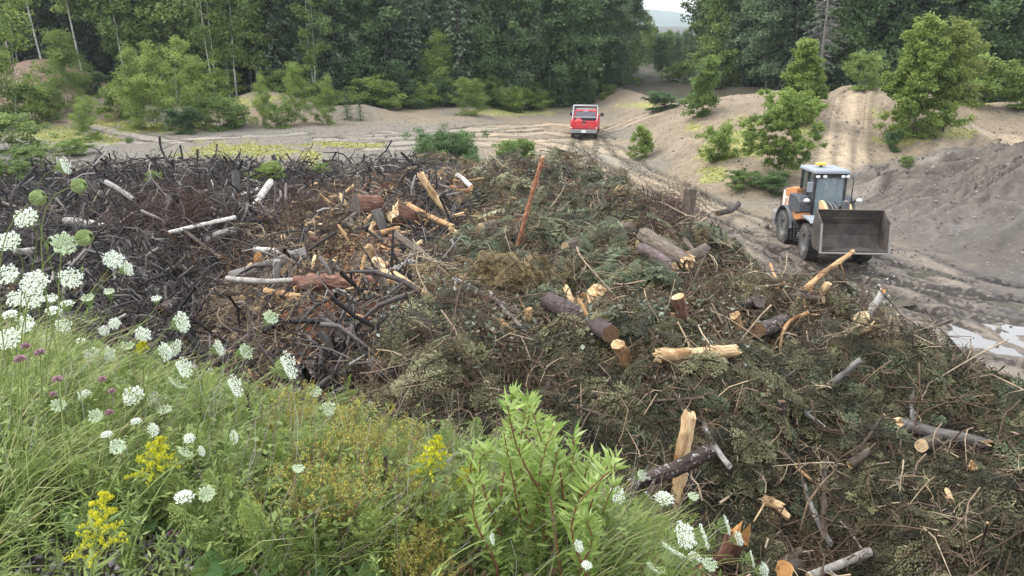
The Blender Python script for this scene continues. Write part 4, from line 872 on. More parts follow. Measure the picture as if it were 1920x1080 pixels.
for n, zf, kinds, box in ((62, lambda z: (z < .3) * 1.0, ['charred log', 'charred log', 'grey weathered stick', 'dirty birch piece', 'dark wet log'], (0, 800, 300, 600)), (70, lambda z: ((z > .2) & (z < .75)) * 1.0, ['brown log', 'pale split billet', 'reddish bark slab', 'grey weathered stick', 'brown log', 'tan stripped stick', 'pale split billet', 'dark wet log'], (420, 880, 340, 740)),
        (48, lambda z: (z < .8) * 1.0, ['pale split billet', 'brown log', 'pale split billet', 'tan stripped stick', 'reddish bark slab', 'brown log'], (570, 850, 350, 580)), (36, lambda z: (z < .4) * 1.0, ['grey weathered stick', 'dirty birch piece', 'grey weathered stick', 'charred log'], (0, 780, 300, 520)),
        (84, lambda z: (z > .75) * 1.0, ['bare brown branch', 'tan stripped stick', 'bare brown branch', 'pale split billet', 'brown log', 'grey weathered stick', 'bare brown branch'], (700, 1920, 310, 1080))):
    for P in sample(n, zf, .5, box=box, g=LG): small(kinds[int(LG.integers(0, len(kinds)))], P)
relabel(SMALL, MARKS, 'loose wood on the heap')
# stones in the hollow at the foot of the weeds
def stone(px, py, wpx, label, sq=(1, .8, .75)):
    P, d = hit([px], [py]); P = P[0]; r = wpx * d[0] / FPX / 2; g = np.random.default_rng(int(px)); bm = bmesh.new(); bmesh.ops.create_icosphere(bm, subdivisions=3, radius=1)
    dirs = rdir(16, g); hs = g.uniform(.72, 1.0, 16)
    for v in bm.verts:
        n = np.array(v.co); cut = np.min(np.where(dirs @ n > 1e-3, hs / np.maximum(dirs @ n, 1e-3), 9)); v.co = Vector(n * min(1, cut) * (1 + .03 * g.normal())) 
    me = bpy.data.meshes.new('boulder'); bm.to_mesh(me); bm.free(); me.polygons.foreach_set('use_smooth', [True] * len(me.polygons)); me.materials.append(M['rock'])
    o = link('boulder', me, None, P + np.array([0, -.1, r * .3])); o.scale = (r * sq[0], r * sq[1], r * sq[2]); o.rotation_euler = g.uniform(-.6, .6, 3); tag(o, label, 'boulder')
for a in ((322, 545, 44, 'largest smooth grey boulder at the foot of the weeds'), (270, 522, 52, 'wide grey boulder below the twig mound'), (218, 514, 40, 'dark boulder behind a white flower head, left of the wide one'), (292, 505, 36, 'flat stone above the wide boulder'), (340, 512, 30, 'small stone right of the flat stone'), (285, 552, 34, 'dark stone between the wide and the largest boulder'), (240, 556, 38, 'dark stone in the hollow, farthest down on the left'), (230, 497, 40, 'long low stone under the brown twig mound')):
    stone(*a)
for px, py, h, wd, v, lb in ((505, 338, .8, 1.6, 0, 'small green weed clump growing among the charred wood'), (290, 345, .6, 1.2, 0, 'yellowish sprig in the charred wood left of the twig mound'), (25, 340, .9, 1.5, 1, 'green weed clump at the left side of the charred wood'), (60, 310, .9, 1.6, 1, 'leafy clump on the far left end of the heap'), (600, 325, .5, 1.4, 0, 'yellow green sprig on the far edge of the charred wood')):
    P = hit1(px, py); plant('shrub', P[0], P[1], h, wd, lb, None, v, P[2] - .05)
def fir_spray(seed, simple=False, droop=.25, wide=1.0):
    """a flat conifer bough about 1 long, lying along +x"""
    g = np.random.default_rng(seed); G_ = Geo(); K = 7; t = np.linspace(0, 1, K)
    st = np.stack([t, .05 * np.sin(t * 3 + seed), -droop * t ** 2 + .06 * t], -1)
    G_.add(*tubes(st[None], (.011 * (1 - .8 * t))[None], 3), tint=.1)
    ns = 9 if simple else 15; ts = np.linspace(.1, .98, ns)
    for side in (-1, 1):
        b = np.stack([np.interp(ts, t, st[:, k]) for k in range(3)], -1); ln = (.40 * wide * (1 - ts) ** .7 + .05) * g.uniform(.65, 1.15, ns)
        an = g.uniform(.7, 1.05, ns); d = np.stack([np.cos(an), side * np.sin(an), -.15 - .25 * g.uniform(0, 1, ns)], -1)
        if simple:
            V, Q = leaves(b, d, np.tile([0, 0, 1.], (ns, 1)) + g.normal(size=(ns, 3)) * .25, ln, .09, .5); G_.add(V, Q, None, np.repeat(g.uniform(.3, .7, ns), 4)); continue
        m = 7; f = np.tile(np.linspace(.12, 1, m), ns); i = np.repeat(np.arange(ns), m)
        bp = b[i] + d[i] * (ln[i] * f)[:, None]; bp[:, 2] -= (f ** 2) * ln[i] * .3
        for s2 in (-1, 1):
            dd = d[i] * .8 + s2 * np.cross(d[i], np.array([0, 0, 1.])) * .75 + g.normal(size=(len(i), 3)) * .22
            V, Q = leaves(bp, dd, np.tile([0, 0, 1.], (len(i), 1)) + g.normal(size=(len(i), 3)) * .35, .075 * g.uniform(.6, 1.2, len(i)) * (1.2 - .5 * f), .024, .5)
            G_.add(V, Q, None, np.repeat(np.clip(.45 + .25 * f + g.normal(size=len(i)) * .08, 0, 1), 4))
    return G_.arrays()
def thin(P, scale, tint, ang):
    """leave the wood that lies on top uncovered"""
    dm = np.full(len(P), 9.0); view = nrm(np.array([0, 0, H]) - P)
    for p0, p1, r in LOGSEG:
        for off in (0, .25, .5):
            Q_ = P - view * off; ab = p1 - p0; t = np.clip(((Q_ - p0) @ ab) / (ab @ ab), 0, 1); dm = np.minimum(dm, np.linalg.norm(Q_ - p0 - t[:, None] * ab, axis=1) - r)
    k = (dm > .3) | (pr.uniform(0, 1, len(P)) < .12)
    return P[k], scale, (tint[k] if tint is not None else None), (ang[k] if ang is not None else None)
def lay(geo, tpls, P, scale, g=pr, tilt=.35, tint=None, lift=(0, .12), down=.55, ang=None):
    """lay sprays on the heap, roughly following its slope and hanging down it"""
    P, scale, tint, ang = thin(P, scale, tint, ang); n = len(P); nn = slope_n(P); a = g.uniform(0, 2 * np.pi, n) if ang is None else ang
    x = np.stack([np.cos(a), np.sin(a), np.zeros(n)], -1) + nn * np.array([1, 1, 0]) * down * 2
    nn = nrm(nn + g.normal(size=(n, 3)) * tilt); x = nrm(x - (x * nn).sum(-1, keepdims=True) * nn); y = np.cross(nn, x)
    Rm = np.stack([x, y, nn], -1); sc_ = scale * g.uniform(.55, 1.3, n); P = P + nn * g.uniform(lift[0], lift[1], n)[:, None] - x * (sc_ * .45)[:, None]
    tn = g.uniform(.15, .85, n) if tint is None else tint; w = g.integers(0, len(tpls), n)
    for k, tp in enumerate(tpls):
        q = w == k
        if q.any(): scatter(geo, tp, P[q], Rm[q], sc_[q], tn[q])
M['fir_slash'] = leafmat('green_slash', [(0, (.018, .018, .009)), (.3, (.044, .042, .02)), (.6, (.084, .083, .038)), (.85, (.155, .15, .07)), (1, (.27, .26, .14))], .15, .6)
M['cedar_blue'] = leafmat('blue_green_slash', [(0, (.03, .037, .019)), (.5, (.07, .088, .043)), (1, (.17, .2, .11))], .15, .6)
M['dead_needle'] = leafmat('dead_needles', [(0, (.03, .019, .011)), (.4, (.07, .044, .023)), (.75, (.125, .085, .042)), (1, (.25, .19, .085))], .1, .8)
M['rust_needle'] = leafmat('rusty_needles', [(0, (.07, .02, .01)), (.5, (.19, .06, .025)), (1, (.34, .13, .05))], .1, .8)
M['twig'] = tintmat('twigs', [(0, (.032, .022, .015)), (.3, (.075, .052, .034)), (.55, (.17, .122, .08)), (.8, (.34, .27, .19)), (1, (.58, .44, .27))], .8, .3, 20, .3)
M['black_twig'] = tintmat('charred_twigs', [(0, (.012, .011, .011)), (.35, (.04, .034, .032)), (.65, (.12, .105, .096)), (1, (.36, .335, .3))], .85, .3, 20, .3)
M['dead_leaf'] = leafmat('dead_leaves', [(0, (.1, .055, .03)), (.4, (.2, .13, .08)), (.75, (.28, .24, .19)), (1, (.42, .42, .37))], .2, .7)
M['grey_leaf'] = leafmat('silvery_leaves', [(0, (.07, .1, .05)), (.5, (.2, .23, .16)), (1, (.42, .45, .38))], .25, .6)
M['chips'] = tintmat('wood_chips', [(0, (.16, .07, .03)), (.4, (.34, .18, .08)), (.75, (.5, .34, .18)), (1, (.64, .52, .35))], .8, .3, 18, .3)
near_t = [fir_spray(i, False, droop=.15 + .1 * (i % 3), wide=[1, .7, 1.25][i % 3]) for i in range(6)]; far_t = [fir_spray(20 + i, True) for i in range(4)]
green = lambda z: np.clip((z - .55) / .35, 0, 1)
def pd(P): return np.linalg.norm(P - np.array([0, 0, H]), axis=1)
# green slash, thick on the right of the heap
G_ = Geo(); P = sample(1500, green, .75); q = pd(P) < 15
lay(G_, near_t, P[q], .62); lay(G_, far_t + near_t[:1], P[~q], .8)
def clusters(geo, C, m, spread, scale, tr, tpl_, lift=(.02, .3)):
    n = len(C); P = np.repeat(C, m, 0); P[:, :2] += pr.normal(size=(n * m, 2)) * np.repeat(pr.uniform(.5, 1.2, n), m)[:, None] * spread; P[:, 2] = surf(P[:, 0], P[:, 1])
    lay(geo, tpl_, P, scale, tint=np.clip(np.repeat(pr.uniform(*tr, n), m) + pr.normal(size=n * m) * .1, 0, 1), lift=lift, down=.9, ang=np.repeat(pr.uniform(0, 6.28, n), m) + pr.normal(size=n * m) * .5, tilt=.3)
C = sample(290, green, .8); q = pd(C) < 16; clusters(G_, C[q], 22, .34, .62, (.0, .9), near_t); clusters(G_, C[~q], 16, .5, .8, (.0, .72), far_t + near_t[:1])
C = sample(70, green, .6, box=(1200, 1950, 600, 1110)); clusters(G_, C, 30, .32, .6, (0, .7), near_t)
fy = pr.uniform(5, 36, 130); C = np.stack([np.interp(fy, XRY, XRX) + pr.uniform(.2, 1.7, 130), fy, fy * 0], -1); C[:, 2] = surf(C[:, 0], C[:, 1]); clusters(G_, C, 18, .5, .75, (0, .7), far_t + near_t[:1])
tag(G_.build('conifer_slash', M['fir_slash']), kind='stuff')
G_ = Geo()
for (cx, cy_, rx, ry, n) in ((930, 470, 70, 50, 90), (1080, 420, 110, 70, 110), (1360, 430, 55, 32, 80), (1130, 345, 50, 25, 50), (1180, 540, 60, 35, 60), (1020, 590, 30, 40, 40), (1070, 620, 30, 20, 30), (1430, 780, 120, 60, 60), (1850, 780, 90, 80, 110), (1600, 720, 120, 40, 60), (1230, 800, 60, 60, 40), (1740, 690, 100, 40, 60), (1500, 900, 150, 120, 60)):
    u = pr.normal(size=(n, 2)) * .55; P, d = hit(cx + u[:, 0] * rx, cy_ + u[:, 1] * ry); P = P[pile(P[:, 0], P[:, 1]) > ground(P[:, 0], P[:, 1])]
    if len(P): lay(G_, near_t if cy_ > 500 else near_t[:2] + far_t[:1], P, .75, lift=(.08, .3), down=.9)
tag(G_.build('cedar_slash', M['cedar_blue']), kind='stuff')
G_ = Geo(); P = sample(2700, lambda z: .15 + .85 * np.exp(-((z - .72) / .25) ** 2), .85); q = pd(P) < 15
lay(G_, near_t, P[q], .55, lift=(.02, .16)); lay(G_, far_t, P[~q], .7, lift=(.02, .2))
u = pr.normal(size=(160, 2)) * .5; P, d = hit(940 + u[:, 0] * 130, 520 + u[:, 1] * 28); lay(G_, near_t, P, .6, lift=(.1, .3), tint=pr.uniform(.7, 1, 160))
tag(G_.build('dead_slash', M['dead_needle']), kind='stuff')
G_ = Geo()
for (cx, cy_, rx, ry, n) in ((630, 545, 70, 40, 120), (700, 470, 60, 40, 50), (830, 370, 40, 30, 50), (375, 500, 40, 30, 45), (600, 600, 60, 40, 90), (600, 690, 40, 50, 60), (660, 580, 70, 30, 80), (720, 350, 40, 20, 30)):
    u = pr.normal(size=(n, 2)) * .55; P, d = hit(cx + u[:, 0] * rx, cy_ + u[:, 1] * ry); lay(G_, near_t[:3], P, .4, lift=(.03, .16))
tag(G_.build('rusty_slash', M['rust_needle']), kind='stuff')
# twigs
def twigs(geo, P, L, r, rise, tint, bend=.08, K=4, S=3, g=pr):
    n = len(P); d = rdir(n, g); nn = slope_n(P); d = nrm(d - nn * (d * nn).sum(-1, keepdims=True) * .75 + nn * g.normal(size=(n, 1)) * rise)
    Ln = (L * g.uniform(.3, 1.4, n))[:, None]; c = P + nn * g.uniform(.0, .16, n)[:, None]
    pp = curved(c - d * Ln / 2, c + d * Ln / 2, K, bend, g); rr_ = (r * g.uniform(.5, 1.6, n))[:, None] * np.linspace(1.2, .4, K)[None]
    geo.add(*tubes(pp, rr_, S), tint=np.repeat(tint, K * S))
def branch_tpl(seed):
    g = np.random.default_rng(seed); G1 = Geo(); K = 7; p = curved(np.array([[-.5, 0, 0]]), np.array([[.5, 0, 0]]), K, .07, g); G1.add(*tubes(p, (.0085 * np.linspace(1.2, .3, K))[None], 5))
    nb = 9; t = np.linspace(.15, .95, nb) * (K - 1.01); k = t.astype(int); b = p[0][k] + (p[0][k + 1] - p[0][k]) * (t - k)[:, None]; sg = np.where(np.arange(nb) % 2, 1, -1) * g.uniform(.5, 1, nb)
    d = np.stack([g.uniform(.5, 1, nb), sg, g.normal(size=nb) * .45], -1); e = b + nrm(d) * (g.uniform(.12, .42, nb) * (1.15 - t / K))[:, None]; bp = curved(b, e, 5, .08, g); G1.add(*tubes(bp, (.0045 * g.uniform(.6, 1.2, nb))[:, None] * np.linspace(1, .35, 5)[None], 4), tint=np.repeat(.5 + g.normal(size=nb) * .06, 20))
    m = 4; i = np.repeat(np.arange(nb), m); kk = g.integers(1, 5, nb * m); s = bp[i, kk]; e2 = s + nrm(nrm(d)[i] + rdir(nb * m, g) * .9) * g.uniform(.05, .17, nb * m)[:, None]; G1.add(*tubes(curved(s, e2, 3, .08, g), np.full((nb * m, 3), .0028), 3), tint=.55)
    return G1.arrays()
BRT = [branch_tpl(60 + i) for i in range(7)]
def branches(geo, P, scale, tint, lift=(.0, .22)): lay(geo, BRT, P, scale, tilt=.55, tint=tint, lift=lift, down=.3)
G_ = Geo(); P = sample(1900, lambda z: .2 + .8 * (z > .35), .85); branches(G_, P, .9, np.clip(pr.beta(1.4, 2.3, len(P)), 0, 1)); P = sample(90, lambda z: .2 + .8 * (z > .35), .6); branches(G_, P, 1.5, np.clip(pr.beta(1.8, 1.8, len(P)), 0, 1))
P = sample(7000, lambda z: (z > .6) * 1.0, .8); twigs(G_, P, .55, .005, .5, pr.beta(1.3, 3.2, len(P)), .14)
P = sample(16000, lambda z: .25 + .75 * (z > .35), .7); twigs(G_, P, .65, .005, .32, np.clip(pr.beta(1.6, 2.4, len(P)), 0, 1))
P = sample(420, lambda z: .3 + .7 * (z > .35), .7); twigs(G_, P, 1.2, .0085, .45, np.clip(pr.beta(2, 2, len(P)), 0, 1), .1, 6, 5)
P = sample(200, lambda z: .3 + .7 * (z > .35), .7); twigs(G_, P, 1.0, .0075, .9, np.clip(pr.beta(2, 2, len(P)), 0, 1), .12, 6, 5)
tag(G_.build('twig_tangle', M['twig'], None, True), kind='stuff')
G_ = Geo(); P = sample(700, lambda z: np.clip(1.05 - z * 1.7, .0, 1), .6); branches(G_, P, 1.4, np.clip(pr.beta(1.4, 2.2, len(P)), 0, 1))
P = sample(9000, lambda z: np.clip(1.05 - z * 1.7, .0, 1), .6); twigs(G_, P, .9, .011, .35, np.clip(pr.beta(1.3, 2.6, len(P)), 0, 1))
P = sample(3000, None, .6, box=(-420, -30, 290, 640)); twigs(G_, P, 1.0, .012, .35, np.clip(pr.beta(1.3, 2.6, len(P)), 0, 1)); P = sample(160, None, .6, box=(-420, -30, 290, 640)); branches(G_, P, 1.5, np.clip(pr.beta(1.4, 2.2, len(P)), 0, 1))
P = sample(1600, lambda z: np.clip(1 - z * 1.6, 0, 1), .6); twigs(G_, P, 1.5, .03, .4, np.clip(pr.beta(1.3, 2.2, len(P)), 0, 1), .07, 5, 5)
P = sample(420, lambda z: np.clip(1 - z * 1.6, 0, 1), .6, box=(0, 800, 285, 360)); twigs(G_, P, 1.1, .03, 1.0, pr.uniform(0, .6, len(P)), .1, 5, 5)
tag(G_.build('charred_debris', M['black_twig'], None, True), kind='stuff')
# the round mound of fine brown twigs in the charred part
M['brown_twig'] = tintmat('brown_twigs', [(0, (.022, .013, .01)), (.5, (.062, .036, .028)), (1, (.13, .085, .065))], .85, .3, 20, .3)
G_ = Geo(); u = pr.normal(size=(5200, 2)) * .5; P, d = hit(325 + u[:, 0] * 118, 412 + u[:, 1] * 78); twigs(G_, P, .8, .007, .55, pr.beta(1.6, 1.8, len(P)), .16)
u = pr.normal(size=(1500, 2)) * .5; P, d = hit(560 + u[:, 0] * 100, 385 + u[:, 1] * 40); twigs(G_, P, .7, .007, .5, pr.beta(2.2, 1.4, len(P)), .12)
u = pr.normal(size=(1400, 2)) * .5; P, d = hit(1255 + u[:, 0] * 60, 400 + u[:, 1] * 45); twigs(G_, P, .7, .008, .9, pr.beta(2.2, 1.4, len(P)), .12)
tag(G_.build('brown_twig_mound', M['brown_twig'], None, True), kind='stuff')
# leaves and chips lying on the heap
G_ = Geo(); P = sample(9000, lambda z: .12 + .88 * (z > .3), .7); n = len(P); V, Q = leaves(P + slope_n(P) * pr.uniform(.02, .2, n)[:, None], rdir(n), rdir(n) + np.array([0, 0, .9]), pr.uniform(.03, .085, n), pr.uniform(.02, .05, n)); G_.add(V, Q, None, np.repeat(pr.beta(1.5, 2, n), 4))
tag(G_.build('dead_leaf_litter', M['dead_leaf']), kind='stuff')
G_ = Geo()
for (cx, cy_, rx, ry, n) in ((1190, 610, 90, 40, 420), (820, 560, 110, 60, 500), (1270, 690, 120, 50, 320), (1000, 690, 120, 60, 320), (900, 640, 80, 50, 260), (1400, 640, 120, 80, 300), (1030, 330, 80, 20, 250), (1620, 560, 60, 40, 150), (630, 810, 60, 40, 240), (720, 600, 60, 40, 200)):
    u = pr.normal(size=(n, 2)) * .6; P, d = hit(cx + u[:, 0] * rx, cy_ + u[:, 1] * ry); k_ = pile(P[:, 0], P[:, 1]) > bank(P[:, 0], P[:, 1]); P, d = P[k_], d[k_]; n = len(P)
    V, Q = leaves(P + np.stack([0 * d, -.06 + 0 * d, pr.uniform(.03, .25, n)], -1), rdir(n), rdir(n) + np.array([0, -.4, .8]), pr.uniform(.05, .1, n), pr.uniform(.035, .07, n), .5); G_.add(V, Q, None, np.repeat(pr.beta(1.6, 1.6, n), 4))
tag(G_.build('silvery_leaves', M['grey_leaf']), kind='stuff')
def chipmesh(geo, P, g=pr):
    n = len(P); d = rdir(n, g) * np.array([1, 1, .5]); L = g.uniform(.06, .3, n); pp = curved(P + np.array([0, 0, .05]) - nrm(d) * L[:, None] / 2, P + np.array([0, -.02, .1]) + nrm(d) * L[:, None] / 2, 3, .02, g)
    geo.add(*tubes(pp, (g.uniform(.008, .028, n))[:, None] * np.array([.7, 1, .3])[None], 4, True), tint=None or np.concatenate([np.repeat(tn := g.beta(2, 1.6, n), 12), tn, tn]))
G_ = Geo(); chipmesh(G_, sample(2600, lambda z: (z > .3) * 1.0, .7)); u = pr.normal(size=(320, 2)) * .5; P, d = hit(660 + u[:, 0] * 120, 490 + u[:, 1] * 65); chipmesh(G_, P)
tag(G_.build('wood_chips', M['chips']), kind='stuff')

# ------------------------------------------------------------------ vehicles
def gbox(G_, x0, x1, y0, y1, z0, z1, mi=0, tp=0.0):
    """box; tp narrows the top"""
    a, b = tp * (x1 - x0) / 2, tp * (y1 - y0) / 2
    V = [(x0, y0, z0), (x1, y0, z0), (x1, y1, z0), (x0, y1, z0), (x0 + a, y0 + b, z1), (x1 - a, y0 + b, z1), (x1 - a, y1 - b, z1), (x0 + a, y1 - b, z1)]
    return G_.add(V, [(3, 2, 1, 0), (4, 5, 6, 7), (0, 1, 5, 4), (1, 2, 6, 5), (2, 3, 7, 6), (3, 0, 4, 7)], None, .5, mi)
def prism(name, prof, x0, x1, mat, parent, bev=.015, x_top=None):
    """a (y, z) outline extruded along x"""
    bm = bmesh.new(); a = [bm.verts.new((x0, y, z)) for y, z in prof]; b = [bm.verts.new((x1, y, z)) for y, z in prof]; n = len(prof)
    bm.faces.new(a); bm.faces.new(b[::-1])
    for i in range(n): bm.faces.new((a[i], b[i], b[(i + 1) % n], a[(i + 1) % n]))
    bmesh.ops.recalc_face_normals(bm, faces=bm.faces); me = bpy.data.meshes.new(name); bm.to_mesh(me); bm.free(); me.materials.append(mat)
    o = link(name, me, parent)
    if bev: bevel(o, bev)
    return o
def bevel(o, wd=.015, seg=2):
    m = o.modifiers.new('bevel', 'BEVEL'); m.width = wd; m.segments = seg; m.limit_method = 'ANGLE'; m.angle_limit = R(40); return o
def boxo(name, b, mat, parent, bev=.015, tp=0.0):
    o = gbox(Geo(), *b, tp=tp).build(name, mat, parent)
    if bev: bevel(o, bev)
    return o
def pipe(name, pts, r, mat, parent, S=8):
    P = np.array(pts, float)[None]; V, Q, T = tubes(P, np.full((1, len(pts)), r), S, True); return Geo().add(V, Q, T).build(name, mat, parent, True)
def lathe_x(prof, seg=40):
    """(x, r) outline turned round the x axis"""
    pr_ = np.array(prof); a = np.arange(seg) / seg * 2 * np.pi; K = len(pr_)
    V = np.stack([np.repeat(pr_[:, 0:1], seg, 1), pr_[:, 1:2] * np.cos(a), pr_[:, 1:2] * np.sin(a)], -1); idx = np.arange(K * seg).reshape(K, seg); b = np.roll(idx, -1, 1)
    return V.reshape(-1, 3), np.stack([idx[:-1], b[:-1], b[1:], idx[1:]], -1).reshape(-1, 4)
M['tyre'] = paint('tyre_rubber', (.035, .034, .033), .85, (.17, .15, .13), .9, dscale=4)
M['rim'] = paint('rim', (.1, .1, .1), .6, (.2, .18, .155), .8)
def wheel(parent, loc, r, wd, side, lugs=26, rimmat=None, rz=0):
    G_ = Geo(); h = wd / 2; V, Q = lathe_x([(-h * .9, r * .52), (-h * 1.0, r * .62), (-h * 1.02, r * .8), (-h * .86, r * .95), (-h * .5, r * .975), (h * .5, r * .975), (h * .86, r * .95), (h * 1.02, r * .8), (h, r * .62), (h * .9, r * .52)]); G_.add(V, Q)
    for i in range(lugs):
        for s in (-1, 1):
            a = (i + (.5 if s > 0 else 0)) / lugs * 2 * math.pi; da = math.pi / lugs * .62
            P = []
            for (x, aa, rr) in ((.04, -1, .955), (.04, 1, .955), (1.0, 1.9, .93), (1.0, -.1, .93), (.04, -1, 1.0), (.04, 1, 1.0), (.98, 1.9, .985), (.98, -.1, .985)):
                th = a + aa * da; P.append((s * x * h, r * rr * math.cos(th), r * rr * math.sin(th)))
            G_.add(P, [(3, 2, 1, 0), (4, 5, 6, 7), (0, 1, 5, 4), (1, 2, 6, 5), (2, 3, 7, 6), (3, 0, 4, 7)])
    o = G_.build('wheel', M['tyre'], parent, False, loc); o.rotation_euler = (0, 0, rz)
    V, Q = lathe_x([(side * h * .8, r * .54), (side * h * .92, r * .53), (side * h * .86, r * .47), (side * h * .35, r * .42), (side * h * .3, r * .26), (side * h * .5, r * .24), (side * h * .55, r * .1), (side * h * .55, .001)], 32)
    rm = Geo().add(V, Q).build('rim', rimmat or M['rim'], o, True); return o
M['ldr_orange'] = paint('orange_paint', (.5, .19, .06), .5, (.26, .19, .13), .75); M['ldr_tan'] = paint('worn_tan_paint', (.5, .34, .17), .55, (.3, .22, .14), .7)
M['ldr_grey'] = paint('dark_grey_paint', (.045, .05, .058), .45, (.17, .15, .13), .55); M['ldr_black'] = paint('black_steel', (.015, .015, .017), .5, (.13, .115, .1), .5)
M['roof_grey'] = paint('roof_grey', (.2, .22, .25), .4, (.28, .27, .26), .5); M['cw_grey'] = paint('counterweight_grey', (.2, .19, .18), .6, (.26, .22, .18), .7)
M['bucket_in'] = paint('worn_bucket_steel', (.045, .038, .033), .5, (.15, .125, .105), .95, .2, 2.4); M['bucket_edge'] = paint('polished_edge', (.27, .25, .23), .4, (.22, .19, .16), .7, .4, 5)
M['lamp'] = paint('lamp_glass', (.75, .76, .78), .15, (.5, .5, .5), .2); M['yellow'] = paint('beacon_yellow', (.75, .48, .03), .35, (.5, .35, .1), .3)
M['glass'] = glassmat('cab_glass', (.3, .38, .4), .42); M['glass_side'] = glassmat('side_glass', (.05, .08, .07), .4); M['white'] = paint('white_paint', (.75, .74, .72), .5, (.45, .4, .35), .5); M['seat'] = paint('seat_cloth', (.12, .15, .18), .85, (.1, .1, .1), .3); M['chrome'] = paint('chrome', (.3, .3, .31), .3, (.3, .28, .26), .5, .9)  # cab glass: pale base colour stands in for reflected sky
# wheel loader, rear body straight, front frame steered a little
L = thing('wheel_loader', (10.98, 27.7, -.1)); L.rotation_euler = (R(-1.6), 0, 0)
tag(L, 'orange and black articulated wheel loader with dirty wide bucket on the muddy track', 'wheel loader')
boxo('chassis', (-.4, .4, -1.35, 1.3, .42, .95), M['ldr_black'], L)
prism('engine_hood', [(-.1, .98), (-.1, 2.05), (.35, 2.04), (1.15, 1.84), (1.34, 1.4), (1.34, .98)], -.7, .7, M['ldr_orange'], L, .05)
prism('rear_grille', [(1.342, 1.0), (1.342, 1.4), (1.17, 1.86), (1.36, 1.86), (1.6, 1.4), (1.55, 1.0)], -.66, .66, M['ldr_black'], L, .03)
G_ = Geo()
for i in range(5): gbox(G_, -.725, -.705, -.08, .38, 1.1 + i * .1, 1.15 + i * .1); gbox(G_, .705, .725, -.08, .38, 1.1 + i * .1, 1.15 + i * .1)
G_.build('hood_louvres', M['ldr_black'], L)
boxo('hood_stripe', (-.708, -.702, .98, 1.16, 1.02, 1.8), M['white'], L, 0)
fc = bpy.data.curves.new('number', 'FONT'); fc.body = '721'; fc.size = .42; fc.extrude = .004; fc.align_x = 'CENTER'
fo_ = bpy.data.objects.new('number_text', fc); col.objects.link(fo_); bpy.context.view_layer.update(); fme = bpy.data.meshes.new_from_object(fo_.evaluated_get(bpy.context.evaluated_depsgraph_get())); bpy.data.objects.remove(fo_); fme.materials.clear(); fme.materials.append(M['white']); fo = link('number', fme); fo.parent = L; fo.location = (-.712, .66, 1.32); fo.rotation_euler = (R(90), 0, R(-90))
boxo('counterweight', (-.98, .98, .95, 1.55, .55, 1.02), M['cw_grey'], L, .09)
for s in (-1, 1):
    A_ = np.linspace(R(-8), R(172), 14); V = []; ro, ri = .8, .75
    for a in A_:
        for (x, r) in ((.56, ri), (1.08, ri), (1.08, ro), (.56, ro)): V.append((s * x, r * math.cos(a) * 1.02, .62 + r * math.sin(a)))
    Q = [(i * 4 + j, i * 4 + (j + 1) % 4, i * 4 + 4 + (j + 1) % 4, i * 4 + 4 + j) for i in range(13) for j in range(4)] + [(0, 1, 2, 3), (55, 54, 53, 52)]
    Geo().add(V, Q).build('rear_fender', M['ldr_grey'], L, True)
    prism('side_box', [(-1.28, 1.4), (-1.24, 1.76), (-.95, 1.9), (-.2, 1.9), (-.2, 1.34), (-.9, 1.3)], s * .54, s * .98, M['ldr_grey'], L, .03)
    prism('side_panel', [(-1.3, 1.16), (-1.25, 1.38), (-.25, 1.3), (-.25, 1.06), (-.9, 1.04)], s * .5, s * .92, M['ldr_orange'], L, .03)
    G_ = Geo(); gbox(G_, s * .72 - .2, s * .72 + .25, -1.1, -.78, .36, .4); gbox(G_, s * .72 - .2, s * .72 + .25, -1.1, -.78, .66, .7); gbox(G_, s * .98 - .02, s * .98 + .02, -1.12, -1.06, .34, 1.0); gbox(G_, s * .98 - .02, s * .98 + .02, -.82, -.76, .34, 1.0)
    G_.build('step', M['ldr_black'], L)
    wheel(L, (s * .88, 0, .62), .62, .38, s)
# cab
boxo('cab_base', (-.53, .53, -1.28, .0, .95, 1.28), M['ldr_black'], L, .03)
G_ = Geo()
for s in (-1, 1):
    for (y0, y1, wx) in ((-1.34, -1.2, 0), (-.72, -.62, 0), (-.1, .0, 0)):
        V = []
        for (x, yy, z) in ((.48, y0 + .05, 1.25), (.56, y0 + .05, 1.25), (.56, y1 + .05, 1.25), (.48, y1 + .05, 1.25), (.48, y0, 2.74), (.56, y0, 2.74), (.56, y1, 2.74), (.48, y1, 2.74)): V.append((s * x, yy, z))
        G_.add(V, [(3, 2, 1, 0), (4, 5, 6, 7), (0, 1, 5, 4), (1, 2, 6, 5), (2, 3, 7, 6), (3, 0, 4, 7)])
gbox(G_, -.55, .55, -1.33, -1.22, 2.6, 2.739); gbox(G_, -.55, .55, -.1, 0, 2.6, 2.739)
G_.build('cab_frame', M['ldr_black'], L)
boxo('cab_roof', (-.63, .63, -1.46, .1, 2.742, 2.88), M['roof_grey'], L, .055, .05)
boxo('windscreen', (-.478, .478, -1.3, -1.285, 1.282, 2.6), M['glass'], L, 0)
for s in (-1, 1): boxo('side_window', (s * .51, s * .52, -1.18, -.12, 1.3, 2.72), M['glass_side'], L, 0)
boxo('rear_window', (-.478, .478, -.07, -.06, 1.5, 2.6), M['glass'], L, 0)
G_ = Geo(); gbox(G_, -.26, .26, -.75, -.25, 1.5, 1.66); gbox(G_, -.25, .25, -.33, -.2, 1.66, 2.25); gbox(G_, -.14, .14, -.32, -.22, 2.27, 2.45); bevel(G_.build('seat', M['seat'], L), .04)
boxo('dashboard', (-.44, .44, -1.2, -.98, 1.285, 1.62), M['ldr_black'], L, .03)
pipe('steering_column', [(0, -1.0, 1.5), (0, -.88, 1.86)], .035, M['ldr_black'], L)
